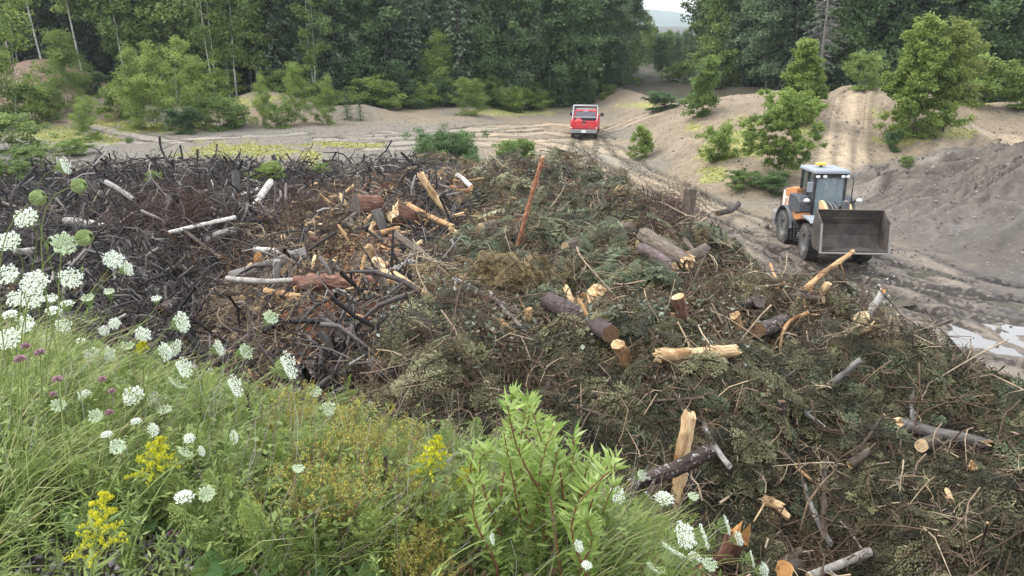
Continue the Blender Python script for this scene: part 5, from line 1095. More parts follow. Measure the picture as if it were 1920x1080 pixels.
a = np.linspace(0, 2 * np.pi, 25); st = pipe('steering_wheel', np.stack([.19 * np.cos(a), -.87 + .17 * np.sin(a), 1.88 + .07 * np.sin(a)], -1), .018, M['ldr_black'], L)
for x in (-.5, -.26, .36, .52): boxo('work_lamp', (x - .06, x + .06, -1.475, -1.4, 2.62, 2.7), M['lamp'], L, .015)
pipe('beacon_stem', [(-.12, -.6, 2.87), (-.12, -.6, 2.95)], .05, M['ldr_black'], L)
V, Q = lathe_x([(0, .001), (0, .16), (.03, .19), (.07, .19), (.085, .15), (.085, .001)], 24); b_ = Geo().add(V, Q).build('beacon', M['yellow'], L, True, (-.12, -.6, 2.945)); b_.rotation_euler = (0, R(-90), 0)
for s in (-1, 1):
    pipe('mirror_bar', [(s * .54, -1.36, 2.66), (s * .7, -1.42, 2.64), (s * .74, -1.42, 2.5), (s * .74, -1.4, 1.95), (s * .76, -1.38, 1.8)], .018, M['ldr_black'], L)
    bevel(gbox(Geo(), s * .74 - .1, s * .74 + .1, -1.46, -1.4, 2.12 if s < 0 else 9, 2.48 if s < 0 else 9.01).build('mirror', M['roof_grey'], L), .03) if s < 0 else None
    pipe('lamp_bracket', [(s * .6, -1.2, 1.65), (s * .8, -1.5, 1.82), (s * .9, -1.52, 1.84)], .03, M['ldr_black'], L)
    V, Q = lathe_x([(-.07, .001), (-.07, .07), (.03, .11), (.06, .1), (.07, .001)], 20); h_ = Geo().add(V, Q).build('headlamp', M['lamp'], L, True, (s * .95 if s > 0 else -.86, -1.54, 1.86)); h_.rotation_euler = (0, 0, R(-90)); h_.scale = (.8, .95, .65)
# front frame: parts turned about the pivot
PV = np.array([0, -1.3, 0]); TH = R(-5)
def turn(o):
    Mx = Matrix.Translation(Vector(PV)) @ Matrix.Rotation(TH, 4, 'Z') @ Matrix.Translation(-Vector(PV)); o.matrix_basis = Mx @ o.matrix_basis; return o
turn(boxo('front_frame', (-.36, .36, -2.95, -1.4, .45, 1.12), M['ldr_black'], L, .03))
for s in (-1, 1):
    turn(wheel(L, (s * .88, -2.55, .62), .62, .38, s))
    turn(prism('front_fender', [(-3.1, 1.36), (-2.95, 1.44), (-2.1, 1.44), (-1.98, 1.36), (-2.1, 1.39), (-2.95, 1.39)], s * .6, s * 1.06, M['roof_grey'], L, 0))
    turn(prism('tower_plate', [(-2.4, .9), (-2.2, 1.5), (-1.95, 1.78), (-1.72, 1.75), (-1.6, .9)], s * .3, s * .36, M['ldr_black'], L, .01))
    turn(prism('lift_arm', [(-1.72, 1.84), (-1.9, 1.92), (-2.3, 1.84), (-3.0, 1.36), (-3.36, 1.06), (-3.4, .86), (-3.2, .86), (-2.9, 1.04), (-2.3, 1.4), (-1.8, 1.6)], s * .34, s * .45, M['ldr_tan'], L, .012))
    turn(pipe('lift_cylinder', [(s * .33, -1.6, .8), (s * .33, -2.7, 1.1)], .06, M['ldr_black'], L))
turn(prism('bell_crank', [(-2.5, 1.0), (-2.35, 1.4), (-2.42, 2.0), (-2.58, 2.0), (-2.66, 1.45), (-2.75, 1.0)], .1, .3, M['ldr_grey'], L, .02))
turn(pipe('tilt_cylinder', [(.2, -1.45, 1.45), (.2, -2.45, 1.92)], .065, M['ldr_black'], L)); turn(pipe('tilt_link', [(.2, -2.65, 1.1), (.2, -3.4, 1.2)], .07, M['ldr_black'], L))
turn(pipe('cross_tube', [(-.4, -2.75, 1.14), (.4, -2.75, 1.14)], .12, M['ldr_orange'], L, 14))
for k in range(7):
    x = -.28 + k * .07; turn(pipe('hose', [(x, -1.5, 1.25), (x + .02, -1.75, 1.75 + .05 * (k % 3)), (x + .06, -2.1, 1.7), (x + .1, -2.5, 1.2)], .018, M['ldr_black'] if k % 2 else M['cw_grey'], L))
# bucket: an open shell with thickness
bp_ = [(1.0, .72), (.32, .68), (.1, .8), (.0, 1.05), (.0, 1.42), (.1, 1.72), (.2, 1.93)]; BY = -3.38; BW = 1.02
G_ = Geo(); K = len(bp_)
pin = np.array(bp_); tn = nrm(np.gradient(pin, axis=0)); nout = np.stack([-tn[:, 1], tn[:, 0]], -1) * -1; pout = pin - nout * -.035
V = []
for x in (-BW, BW):
    for q in (pin, pout): V += [(x, BY - u, z) for u, z in q]
f = lambda s, l, i: s * 2 * K + l * K + i
Q = [(f(0, 0, i), f(0, 0, i + 1), f(1, 0, i + 1), f(1, 0, i)) for i in range(K - 1)] + [(f(0, 1, i), f(1, 1, i), f(1, 1, i + 1), f(0, 1, i + 1)) for i in range(K - 1)] + [(f(0, 0, 0), f(1, 0, 0), f(1, 1, 0), f(0, 1, 0)), (f(0, 0, K - 1), f(0, 1, K - 1), f(1, 1, K - 1), f(1, 0, K - 1))]
turn(G_.add(V, Q).build('bucket', M['bucket_in'], L))
for s in (-1, 1):
    turn(prism('bucket_side', [(BY - u, z) for u, z in ((1.02, .7), (.98, .9), (.86, 1.62), (.2, 1.93), (.08, 1.72), (-.02, 1.42), (-.02, 1.05), (.08, .78), (.32, .655))], s * (BW + .002), s * (BW + .035), M['bucket_in'], L, .006))
    turn(prism('side_cutter', [(BY - u, z) for u, z in ((1.06, .7), (1.02, .9), (.9, 1.6), (.84, 1.58), (.95, .9), (.98, .7))], s * (BW - .008), s * (BW + .045), M['bucket_edge'], L, .004))
turn(boxo('cutting_edge', (-BW - .05, BW + .05, BY - 1.1, BY - .93, .675, .712), M['bucket_edge'], L, .006))
turn(boxo('bucket_rib', (-BW, BW, BY - .16, BY - .1, 1.62, 1.635), M['bucket_in'], L, 0))
# pickup truck
M['red'] = paint('red_paint', (.5, .018, .028), .38, (.35, .16, .12), .3); M['bed_black'] = paint('bed_liner', (.02, .02, .021), .7, (.12, .1, .09), .4); M['rack'] = paint('pale_rack', (.42, .43, .44), .35, (.4, .38, .36), .4, .3); M['tail'] = paint('tail_lamp', (.45, .03, .03), .2, (.6, .3, .3), .3); M['rearglass'] = glassmat('rear_glass', (.1, .12, .14), .75); M['plate'] = paint('plate', (.75, .75, .76), .4, (.6, .6, .6), .3)
tp_ = hit1(1094, 259, ground); th = R(-8.2)
T_ = thing('pickup_truck', (tp_[0] - 2.2 * math.sin(R(8.2)) * -1 * 1.0, tp_[1] + 1.8 * math.cos(th), 0.0), th); T_.location.z = float(ground(T_.location.x, T_.location.y)) - .02; T_.scale = (.98,) * 3
tag(T_, 'red pickup truck seen from behind, pale headache rack over its bed, on the gravel track', 'pickup truck')
def arch(y0, y1, z0, z1, cs, r=.47):
    """side outline with wheel arches cut from its lower edge"""
    P = [(y0, z1), (y0, z0)]
    for c in cs:
        for a in np.linspace(math.pi, 0, 9): P.append((c + r * math.cos(a), max(z0, .42 + r * math.sin(a))))
    return P + [(y1, z0), (y1, z1)]
for s in (-1, 1):
    prism('bed_side', arch(-2.86, -.97, .58, 1.4, (-1.85,)), s * .84, s * 1.0, M['red'], T_, .03)
    prism('cab_side', arch(-.95, 2.75, .5, 1.36, (1.85,)), s * .8, s * .99, M['red'], T_, .03)
    boxo('tail_lamp', (s * .86, s * 1.003, -2.9, -2.8, .92, 1.32), M['tail'], T_, .02); boxo('reverse_lamp', (s * .87, s * .99, -2.905, -2.86, .84, .915), M['lamp'], T_, .01)
    pipe('mirror_arm', [(s * .95, 1.0, 1.42), (s * 1.1, .98, 1.48)], .03, M['bed_black'], T_); boxo('mirror', (s * 1.19 - .13, s * 1.19 + .13, .94, 1.04, 1.36, 1.62), M['bed_black'], T_, .04)
    wheel(T_, (s * .85, -1.85, .4), .4, .28, s, 30); wheel(T_, (s * .85, 1.85, .4), .4, .28, s, 30)
    pipe('rack_post', [(s * .95, -1.0, 1.4), (s * .92, -1.0, 1.9), (s * .9, -1.0, 2.32)], .05, M['rack'], T_); pipe('rack_brace', [(s * .93, -1.9, 1.41), (s * .92, -1.05, 1.95)], .035, M['rack'], T_)
boxo('bed_floor', (-.83, .83, -2.8, -1.0, .72, .78), M['bed_black'], T_, 0); boxo('bed_wall', (-.83, .83, -1.04, -.97, .78, 1.4), M['bed_black'], T_, .01)
tg_ = boxo('tailgate', (-.85, .85, -2.9, -2.81, .8, 1.385), M['red'], T_, .03); boxo('tailgate_handle', (-.14, .14, -2.93, -2.895, 1.22, 1.36), M['bed_black'], tg_, .01); prism('tailgate_crease', [(-2.905, .98), (-2.93, 1.0), (-2.905, 1.03)], -.66, .66, M['red'], tg_, 0)
V, Q = lathe_x([(-.012, .001), (-.012, .085), (.012, .085)], 20); e_ = Geo().add(V, Q).build('emblem', M['chrome'], tg_, True, (0, -2.915, 1.13)); e_.rotation_euler = (0, 0, R(90)); e_.scale = (1, 1.1, .45)
boxo('badge', (.4, .56, -2.91, -2.9, .9, .925), M['chrome'], tg_, 0)
boxo('rear_bumper', (-.97, .97, -3.05, -2.87, .5, .77), M['chrome'], T_, .03); boxo('licence_plate', (-.155, .155, -3.062, -3.052, .55, .72), M['plate'], T_, 0); pipe('tow_hitch', [(0, -2.9, .42), (0, -3.12, .42), (0, -3.12, .54)], .04, M['bed_black'], T_); boxo('underbody', (-.78, .78, -2.8, 2.6, .35, .7), M['bed_black'], T_, .03)
boxo('front_body', (-.8, .8, 1.2, 2.78, .55, 1.3), M['red'], T_, .06)
G_ = Geo(); V = [(-.93, -.93, 1.37), (.93, -.93, 1.37), (.93, 1.35, 1.37), (-.93, 1.35, 1.37), (-.76, -.8, 1.96), (.76, -.8, 1.96), (.76, .55, 1.96), (-.76, .55, 1.96)]
bevel(G_.add(V, [(3, 2, 1, 0), (4, 5, 6, 7), (0, 1, 5, 4), (1, 2, 6, 5), (2, 3, 7, 6), (3, 0, 4, 7)]).build('cab', M['red'], T_), .05)
def pane(name, P, mat): Geo().add(P, [(0, 1, 2, 3)]).build(name, mat, T_)
pane('rear_window', [(-.8, -.925, 1.42), (.8, -.925, 1.42), (.7, -.83, 1.88), (-.7, -.83, 1.88)], M['rearglass']); pane('windscreen', [(.75, 1.27, 1.47), (-.75, 1.27, 1.47), (-.68, .62, 1.9), (.68, .62, 1.9)], M['rearglass'])
for s in (-1, 1): pane('side_window', [(s * .915, -.75, 1.46), (s * .915, 1.05, 1.46), (s * .8, .5, 1.86), (s * .8, -.65, 1.86)], M['rearglass'])
pipe('rack_top_bar', [(-.92, -1.0, 2.33), (.92, -1.0, 2.33)], .055, M['rack'], T_); pipe('rack_bar', [(-.68, -1.0, 2.07), (.68, -1.0, 2.07)], .045, M['rack'], T_); boxo('rack_mesh_bar', (-.9, .9, -1.03, -.99, 1.42, 1.5), M['rack'], T_, .01)
boxo('brake_lamp', (-.18, .18, -.84, -.8, 1.885, 1.93), M['lamp'], T_, .01); pipe('antenna', [(-.32, -.95, 2.33), (-.32, -.95, 2.55)], .012, M['bed_black'], T_)
rb = Geo(); bm = bmesh.new(); bmesh.ops.create_uvsphere(bm, u_segments=20, v_segments=12, radius=.3); me = bpy.data.meshes.new('buoy'); bm.to_mesh(me); bm.free(); me.polygons.foreach_set('use_smooth', [True] * len(me.polygons)); me.materials.append(M['red'])
o = link('red_ball', me, None, T_.location + Vector((math.cos(th) * -.42 - math.sin(th) * -2.45, math.sin(th) * -.42 + math.cos(th) * -2.45, 1.26))); o.scale = (1, 1, .8); tag(o, 'rounded red object sitting in the bed of the red pickup', 'container')
# ------------------------------------------------------------------ weeds on the near bank
M['grass'] = leafmat('grass_blades', [(0, (.09, .13, .03)), (.4, (.2, .26, .07)), (.7, (.34, .4, .14)), (.9, (.42, .43, .19)), (1, (.5, .42, .24))], .4, .55)
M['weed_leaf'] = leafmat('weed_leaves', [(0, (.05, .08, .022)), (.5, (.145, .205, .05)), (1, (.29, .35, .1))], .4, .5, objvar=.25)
M['stem_green'] = leafmat('green_stems', [(0, (.11, .15, .04)), (1, (.23, .28, .09))], .1, .6, objvar=.4)
M['stem_red'] = leafmat('reddish_stems', [(0, (.18, .07, .04)), (1, (.33, .2, .1))], .1, .6)
M['petal'] = leafmat('white_florets', [(0, (.36, .44, .24)), (.35, (.6, .66, .5)), (1, (.82, .84, .78))], .3, .6)
M['umbel_green'] = leafmat('umbel_rays', [(0, (.2, .28, .08)), (1, (.38, .46, .2))], .3, .6)
M['gold'] = leafmat('yellow_florets', [(0, (.3, .34, .03)), (.5, (.52, .5, .03)), (1, (.72, .66, .06))], .3, .6)
M['rust'] = leafmat('orange_seed_heads', [(0, (.2, .11, .02)), (.3, (.34, .25, .05)), (.6, (.42, .42, .09)), (.85, (.5, .5, .12)), (1, (.7, .56, .08))], .25, .7)
M['wort_leaf'] = leafmat('small_yellow_green_leaves', [(0, (.14, .17, .03)), (.6, (.27, .3, .06)), (1, (.4, .36, .08))], .35, .6)
M['willow'] = leafmat('willow_leaves', [(0, (.09, .15, .03)), (.5, (.21, .3, .065)), (.85, (.34, .42, .13)), (1, (.44, .52, .26))], .4, .45)
M['dockseed'] = leafmat('dark_seed_heads', [(0, (.012, .008, .007)), (1, (.06, .042, .035))], 0, .8)
M['clover'] = leafmat('clover_florets', [(0, (.2, .09, .09)), (.5, (.42, .27, .29)), (1, (.6, .44, .47))], .25, .7)
M['round_leaf'] = leafmat('round_leaves', [(0, (.075, .15, .04)), (.5, (.125, .22, .065)), (1, (.19, .3, .1))], .35, .45, objvar=.3)
M['soil'] = tintmat('pebbles', [(0, (.06, .05, .045)), (1, (.3, .28, .26))], .9, .3, 15, .3)
wr = np.random.default_rng(303)
def bank_pts(n, box, fade=True, g=wr):
    out = []; tot = 0
    while tot < n:
        m = n * 3 + 300; px = g.uniform(box[0], box[1], m); py = g.uniform(box[2], box[3], m); P, d = hit(px, py, surf, .8, 40, 200)
        ok = (bank(P[:, 0], P[:, 1]) > pile(P[:, 0], P[:, 1]) - .12) & (d < 14)
        P = P[ok]; out.append(P); tot += len(P)
        if m and not len(P): break
    return np.concatenate(out)[:n]
DIRT = lambda P: (lambda q: (np.hypot((q[0] - 190) / 230, (q[1] - 1075) / 75) < 1))(project(P))
def ribbons(geo, P0, d, L, w, K, arch_, lean, tint, g=wr):
    n = len(P0); t = np.linspace(0, 1, K)[None, :, None]; L = L[:, None, None]; side = rdir(n, g) * np.array([1, 1, 0]) + lean
    P = P0[:, None] + d[:, None] * L * t * (1 - .25 * t) + side[:, None] * L * arch_ * t ** 2; P[..., 2] -= (arch_ * .35 * L * t ** 2)[..., 0]
    T = nrm(np.gradient(P, axis=1)); s = nrm(np.cross(T, rdir(n, g)[:, None] + np.array([0, -1.5, 0]))); ww = (w[:, None] * np.array([.7, 1, .8, .12])[None, :K] if K == 4 else w[:, None] * np.linspace(1, .1, K)[None])[..., None]
    V = np.stack([P - s * ww / 2, P + s * ww / 2], 2); idx = np.arange(n * K * 2).reshape(n, K, 2); Q = np.stack([idx[:, :-1, 0], idx[:, :-1, 1], idx[:, 1:, 1], idx[:, 1:, 0]], -1).reshape(-1, 4)
    geo.add(V.reshape(-1, 3), Q, None, np.repeat(tint, K * 2))
up = np.array([0, 0, 1.]); LEAN = np.array([.42, .1, 0])
G_ = Geo(); P = bank_pts(8500, (-60, 1300, 560, 1120)); P = P[~DIRT(P)]; n = len(P); q = project(P); L_ = wr.uniform(.1, .36, n) * np.interp(q[0], [0, 250, 400, 800, 1200], [1.6, .9, .6, .55, .55])
ribbons(G_, P - up * .03, nrm(up + rdir(n, wr) * .75 + LEAN * .35), L_, wr.uniform(.003, .0075, n), 4, .5, LEAN, wr.beta(2, 2.4, n))
P = bank_pts(2300, (-60, 1300, 600, 1120)); P = P[~DIRT(P)]; n = len(P); ribbons(G_, P, nrm(up + rdir(n, wr) * .3 + LEAN), wr.uniform(.25, .6, n) * np.interp(project(P)[0], [0, 300, 600], [1.3, .9, .7]), np.full(n, .0028), 4, .35, LEAN * 1.2, wr.uniform(.55, 1, n))
P = bank_pts(700, (1000, 1220, 930, 1120)); n = len(P); ribbons(G_, P, nrm(up + rdir(n, wr) * .4 + LEAN), wr.uniform(.2, .42, n), np.full(n, .004), 4, .4, LEAN, wr.uniform(.2, 1, n))
P = bank_pts(5500, (-1100, -60, 480, 1120)); n = len(P); ribbons(G_, P - up * .03, nrm(up + rdir(n, wr) * .7 + LEAN * .4), wr.uniform(.2, .55, n), wr.uniform(.003, .0075, n), 4, .5, LEAN, wr.beta(2, 2.4, n))
tag(G_.build('grass', M['grass']), kind='stuff')
G_ = Geo(); P = bank_pts(900, (-60, 1250, 600, 1120)); P = P[~DIRT(P)]; n = len(P); L_ = wr.uniform(.2, .5, n)[:, None]; d_ = nrm(up + rdir(n, wr) * .5 + LEAN * .8); G_.add(*tubes(curved(P, P + d_ * L_, 5, .05, wr), np.full((n, 5), .0013) * np.linspace(1.3, .5, 5), 3), tint=np.repeat(wr.uniform(.3, 1, n), 15))
P = bank_pts(2200, (-60, 1250, 600, 1120)); P = P[~DIRT(P)]; n = len(P); V, Q = leaves(P + up * wr.uniform(.0, .1, n)[:, None], rdir(n, wr), rdir(n, wr) + up, wr.uniform(.02, .05, n), wr.uniform(.01, .025, n)); G_.add(V, Q, None, np.repeat(wr.uniform(0, .8, n), 4)); tag(G_.build('dry_stems', M['dead_leaf']), kind='stuff')
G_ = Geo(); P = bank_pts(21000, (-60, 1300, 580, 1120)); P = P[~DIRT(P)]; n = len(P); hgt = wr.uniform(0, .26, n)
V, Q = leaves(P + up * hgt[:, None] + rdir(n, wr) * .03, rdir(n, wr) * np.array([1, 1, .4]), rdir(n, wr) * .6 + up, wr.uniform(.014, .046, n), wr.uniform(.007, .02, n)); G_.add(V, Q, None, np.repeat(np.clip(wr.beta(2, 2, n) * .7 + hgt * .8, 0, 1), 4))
P = bank_pts(1300, (-60, 1300, 580, 1120)); P = P[~DIRT(P)]; n = len(P); scatter(G_, [near_t[i] for i in (0,)][0], P + up * wr.uniform(.02, .2, n)[:, None], np.stack([x_ := nrm(up * .8 + rdir(n, wr)), y_ := nrm(np.cross(rdir(n, wr), x_)), np.cross(x_, y_)], -1), wr.uniform(.07, .17, n), wr.uniform(.25, 1, n))
P = bank_pts(7000, (-1100, -60, 480, 1120)); n = len(P); V, Q = leaves(P + up * wr.uniform(0, .25, n)[:, None], rdir(n, wr) * np.array([1, 1, .4]), rdir(n, wr) * .6 + up, wr.uniform(.02, .07, n), wr.uniform(.01, .03, n)); G_.add(V, Q, None, np.repeat(wr.beta(2, 2, n), 4))
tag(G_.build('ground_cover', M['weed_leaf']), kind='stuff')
G_ = Geo(); P = np.concatenate([bank_pts(600, (-20, 430, 985, 1110)), bank_pts(200, (-20, 1200, 700, 1110))]); n = len(P); t_ = fir_spray  # loose pebbles
ic = bmesh.new(); bmesh.ops.create_icosphere(ic, subdivisions=1, radius=1); iv = np.array([v.co for v in ic.verts]); iT = np.array([[v.index for v in f.verts] for f in ic.faces]); ic.free()
scatter(G_, (iv * np.array([1, .8, .6]), np.zeros((0, 4), int), iT, np.full(len(iv), .5), None), P + up * .004, frames(rdir(n, wr), wr.uniform(0, 6, n)), wr.uniform(.003, .016, n) * wr.uniform(.5, 1.3, n), wr.uniform(0, 1, n)); tag(G_.build('gravel', M['soil'], None, True), kind='stuff')
# --- white lace umbels
def umbel(seed, rad=.042, dome=.014, cup=.0, greenish=0.0):
    g = np.random.default_rng(seed); k = 46; i = np.arange(k) + .5; r = np.sqrt(i / k) * rad * g.uniform(.92, 1.06, k); a = i * 2.39996 + g.uniform(-.12, .12, k)
    c = np.stack([r * np.cos(a), r * np.sin(a), dome * (1 - (r / rad) ** 2) + cup * (r / rad) ** 2 + g.uniform(-.002, .002, k)], -1)
    G1 = Geo(); b = np.tile(np.array([[0, 0, -.04]]), (k, 1)); pp = np.stack([b, (b + c) / 2 + np.stack([c[:, 0] * .25, c[:, 1] * .25, c[:, 0] * 0 - .008], -1), c], 1); G1.add(*tubes(pp, np.full((k, 3), .0008), 3), tint=.5, mi=1)
    m = 12; j = np.repeat(np.arange(k), m); ur = rad * .15; o = g.normal(size=(k * m, 3)) * np.array([.5, .5, .18]) * ur * (1.1 - .2 * (r[j] / rad))[:, None]
    V, Q = leaves(c[j] + o, rdir(k * m, g) * np.array([1, 1, .3]), up + rdir(k * m, g) * .5, .0052 * g.uniform(.6, 1.3, k * m), .005); G1.add(V, Q, None, np.repeat(np.clip(g.uniform(.25, 1, k * m) - greenish, 0, 1), 4), 0)
    n = 9; a = np.arange(n) / n * 6.283; e = np.stack([np.cos(a) * rad * .55, np.sin(a) * rad * .55, np.full(n, -.055)], -1); G1.add(*tubes(np.stack([np.tile([[0, 0, -.04]], (n, 1)), e], 1), np.full((n, 2), .0009), 3), tint=.3, mi=1)
    return G1.mesh('flower_head', [M['petal'], M['umbel_green']])
def nest(seed, r=.024):
    g = np.random.default_rng(seed); k = 34; a = np.arange(k) / k * 2 * np.pi; t = np.linspace(0, np.pi * .9, 7); G1 = Geo()
    pp = np.stack([np.sin(t)[None] * np.cos(a)[:, None] * r, np.sin(t)[None] * np.sin(a)[:, None] * r, np.tile(-np.cos(t) * r * 1.05, (k, 1))], -1); pp[:, 1:-1] += g.normal(size=pp[:, 1:-1].shape) * .0008
    G1.add(*tubes(pp, np.full((k, 7), .0011), 3), tint=np.repeat(g.uniform(.5, 1, k), 21)); V, Q = lathe_x([(-r * .9, .001), (-r * .6, r * .6), (0, r * .86), (r * .6, r * .6), (r * .85, .001)], 16); G1.add(V[:, [1, 2, 0]] * .93, Q, None, .5, 1)
    return G1.mesh('seed_head', [M['umbel_green'], M['weed_leaf']])
UMB = [umbel(i, .042, [.004, .008, -.002][i], [.0, .002, .006][i]) for i in range(3)] + [umbel(5, .04, .015)]; UGR = [umbel(11, .034, -.004, .012, .55), umbel(12, .03, .0, .01, .45)]; NEST = [nest(1), nest(2)]
FACE = {'f': (.1, -.75, .65), 'r': (.93, -.15, .34), 't': (.62, -.5, .6), 'u': (.1, -.25, .97), 'l': (-.75, -.3, .6), 'b': (.55, .3, .78), 'd': (.85, -.35, -.1)}
FLW = []
def stem_to(head, f, name, leanx=None, rad=.0016, mat='stem_green', g=wr, smin=.12):
    lx = g.uniform(.12, .42) if leanx is None else leanx
    bx, by = head[0] - lx, head[1] + g.uniform(-.12, .18); bz = float(ground(bx, by))
    if bz > head[2] - .1: by = head[1] + .5; bz = min(float(ground(bx, by)), head[2] - .2)
    b = np.array([bx, by, bz - .03]); h = head[2] - bz; t = np.linspace(0, 1, 12)[:, None]; c1 = b + np.array([lx * .15, 0, h * .55]); c2 = head - f * max(smin, h * .22)
    pts = (1 - t) ** 3 * b + 3 * t * (1 - t) ** 2 * c1 + 3 * t ** 2 * (1 - t) * c2 + t ** 3 * head; return b, pts
def flower(px, py, size, face, kind='white'):
    f = nrm(np.array(FACE[face]) + wr.normal(size=3) * .08); real = {'white': .092, 'green': .068, 'nest': .05}[kind]
    d = real * FPX / size; _, ds = hit([px], [py], surf, .8, 40, 200); d = float(np.clip(d, 1.45, max(1.5, min(5.6, ds[0] - (.12 if px < 110 or ds[0] > 5 else (.9 if py > 690 else .5)))))); Hd = at_depth(px, py, d); s = size * d / FPX / real * (.9 if kind == 'white' else 1)
    o = thing('queen_annes_lace'); b, pts = stem_to(Hd - f * .04 * s, f, 'stem'); o.location = b
    G1 = Geo().add(*tubes((pts - b)[None], np.linspace(.0026, .0015, 12)[None], 5), tint=wr.uniform(0, 1))
    G1.build('stem', M['stem_green'], o, True)
    k = int(wr.integers(0, 9)); n = 5; i = wr.integers(1, 6, n); dd = rdir(n, wr) * np.array([1, 1, .3]) + up * .5; m = 9; j = np.repeat(np.arange(n), m); fr_ = np.tile(np.linspace(.2, 1, m), n)
    V, Q = leaves((pts - b)[i][j] + dd[j] * (fr_ * .12)[:, None], dd[j] + rdir(n * m, wr) * .9, up + rdir(n * m, wr) * .4, .035, .008); Geo().add(V, Q, None, np.repeat(wr.uniform(.2, .9, n * m), 4)).build('leaves', M['weed_leaf'], o)
    me = {'white': UMB, 'green': UGR, 'nest': NEST}[kind]; hd = link('flower_head' if kind != 'nest' else 'seed_head', me[k % len(me)], o, Vector(Hd - b)); hd.rotation_mode = 'QUATERNION'; hd.rotation_quaternion = Vector(f).to_track_quat('Z', 'Y'); hd.scale = (s,) * 3
    ph = {'white': {'r': 'white lace flower seen edge on', 'f': 'open white lace flower', 't': 'tilted white lace flower', 'u': 'flat white lace flower', 'l': 'white lace flower turned away', 'b': 'white lace flower from below', 'd': 'nodding white lace flower'}[face], 'green': 'greenish half open lace flower', 'nest': 'round green closed lace seed head'}[kind]
    tag(o, None, 'flower', None); FLW.append((o, ('large ' if size > 46 else ('small ' if size < 29 else '')) + ph, px, py))
for a in ((122, 311, 40, 'r'), (48, 408, 50, 'f'), (17, 452, 48, 'f'), (213, 487, 42, 't'), (240, 504, 34, 'r'), (15, 515, 48, 'f'), (66, 530, 58, 'f'), (132, 522, 50, 't'), (125, 570, 32, 'u'), (100, 583, 34, 'u'), (48, 608, 42, 'f'), (118, 610, 34, 't'), (16, 635, 50, 'f'), (62, 562, 46, 'f'), (268, 627, 36, 't'), (215, 607, 27, 'f'), (342, 604, 48, 'r'), (293, 560, 22, 'u'), (309, 660, 46, 'r'), (344, 690, 48, 'r'), (330, 652, 38, 'd'), (205, 664, 36, 'r'), (175, 666, 36, 't'), (236, 678, 26, 'r'), (411, 652, 36, 'r'), (440, 725, 54, 'r'), (540, 686, 66, 'r'), (459, 660, 30, 'r', 'green'), (507, 596, 28, 't', 'green'),
          (372, 757, 36, 'f'), (345, 850, 30, 'b', 'green'), (438, 820, 34, 'r'), (590, 735, 26, 't', 'green'), (287, 806, 34, 'r'), (250, 742, 46, 'f'), (222, 722, 40, 'f'), (292, 752, 42, 't'), (122, 712, 34, 'd'), (345, 932, 44, 'u'), (388, 926, 30, 'f', 'green'), (222, 838, 32, 'f', 'green'), (355, 822, 26, 'f'), (378, 846, 24, 'r'), (575, 822, 32, 'r'), (617, 768, 30, 'f', 'green'), (60, 660, 30, 'd'), (158, 740, 30, 'u'), (200, 815, 26, 'u'), (95, 560, 30, 'u'), (30, 560, 40, 'f'), (165, 560, 24, 'u', 'green'), (205, 548, 20, 'u', 'green'), (330, 722, 36, 'b', 'green'),
          (20, 590, 34, 'u'), (85, 640, 30, 't'), (150, 640, 28, 'u'), (195, 620, 24, 't'), (240, 650, 24, 'u', 'green'), (270, 700, 30, 'u'), (190, 700, 30, 'f'), (150, 690, 26, 'u', 'green'), (70, 720, 28, 'u', 'green'), (310, 770, 26, 'u', 'green'), (255, 790, 24, 'u'), (180, 780, 26, 'f', 'green'), (410, 780, 24, 'u', 'green'), (475, 790, 22, 'r'), (520, 760, 22, 'u', 'green'), (395, 700, 24, 'r'), (110, 760, 26, 'f', 'green'), (35, 770, 26, 'u', 'green'), (640, 830, 24, 'u'), (560, 880, 22, 'u', 'green'),
          (1155, 928, 46, 't'), (1245, 935, 46, 'u'), (1212, 978, 42, 'r'), (1284, 1004, 62, 't'), (1320, 1006, 56, 'r'), (1362, 985, 46, 'r'), (1260, 1036, 50, 'b', 'green'), (1302, 1046, 34, 'u'), (1330, 1060, 32, 'u', 'green'), (1385, 1010, 34, 't'), (1410, 1048, 36, 'r'), (1432, 1070, 38, 't'), (1085, 1024, 30, 't'), (1300, 932, 22, 'u', 'green'), (1202, 892, 24, 't', 'green'), (922, 1010, 28, 'r'), (1100, 1060, 26, 'u'), (1225, 1068, 36, 'b', 'green'),
          (148, 348, 28, 'r', 'nest'), (71, 371, 30, 'r', 'nest'), (158, 446, 32, 'r', 'nest'), (120, 458, 44, 't', 'green')):
    flower(*a)
relabel(FLW, [('topmost edge on flower', 122, 340), ('round green seed heads', 110, 365), ('pink clover', 80, 665), ('grey boulders', 300, 540), ('yellow goldenrod plume', 268, 855), ('nearest yellow goldenrod', 160, 970), ('willow shrub', 1020, 880), ('forked bright plank', 1275, 880), ('wooden stump', 1375, 1020), ('weed edge log', 600, 740)], 'white lace flowers on the bank')
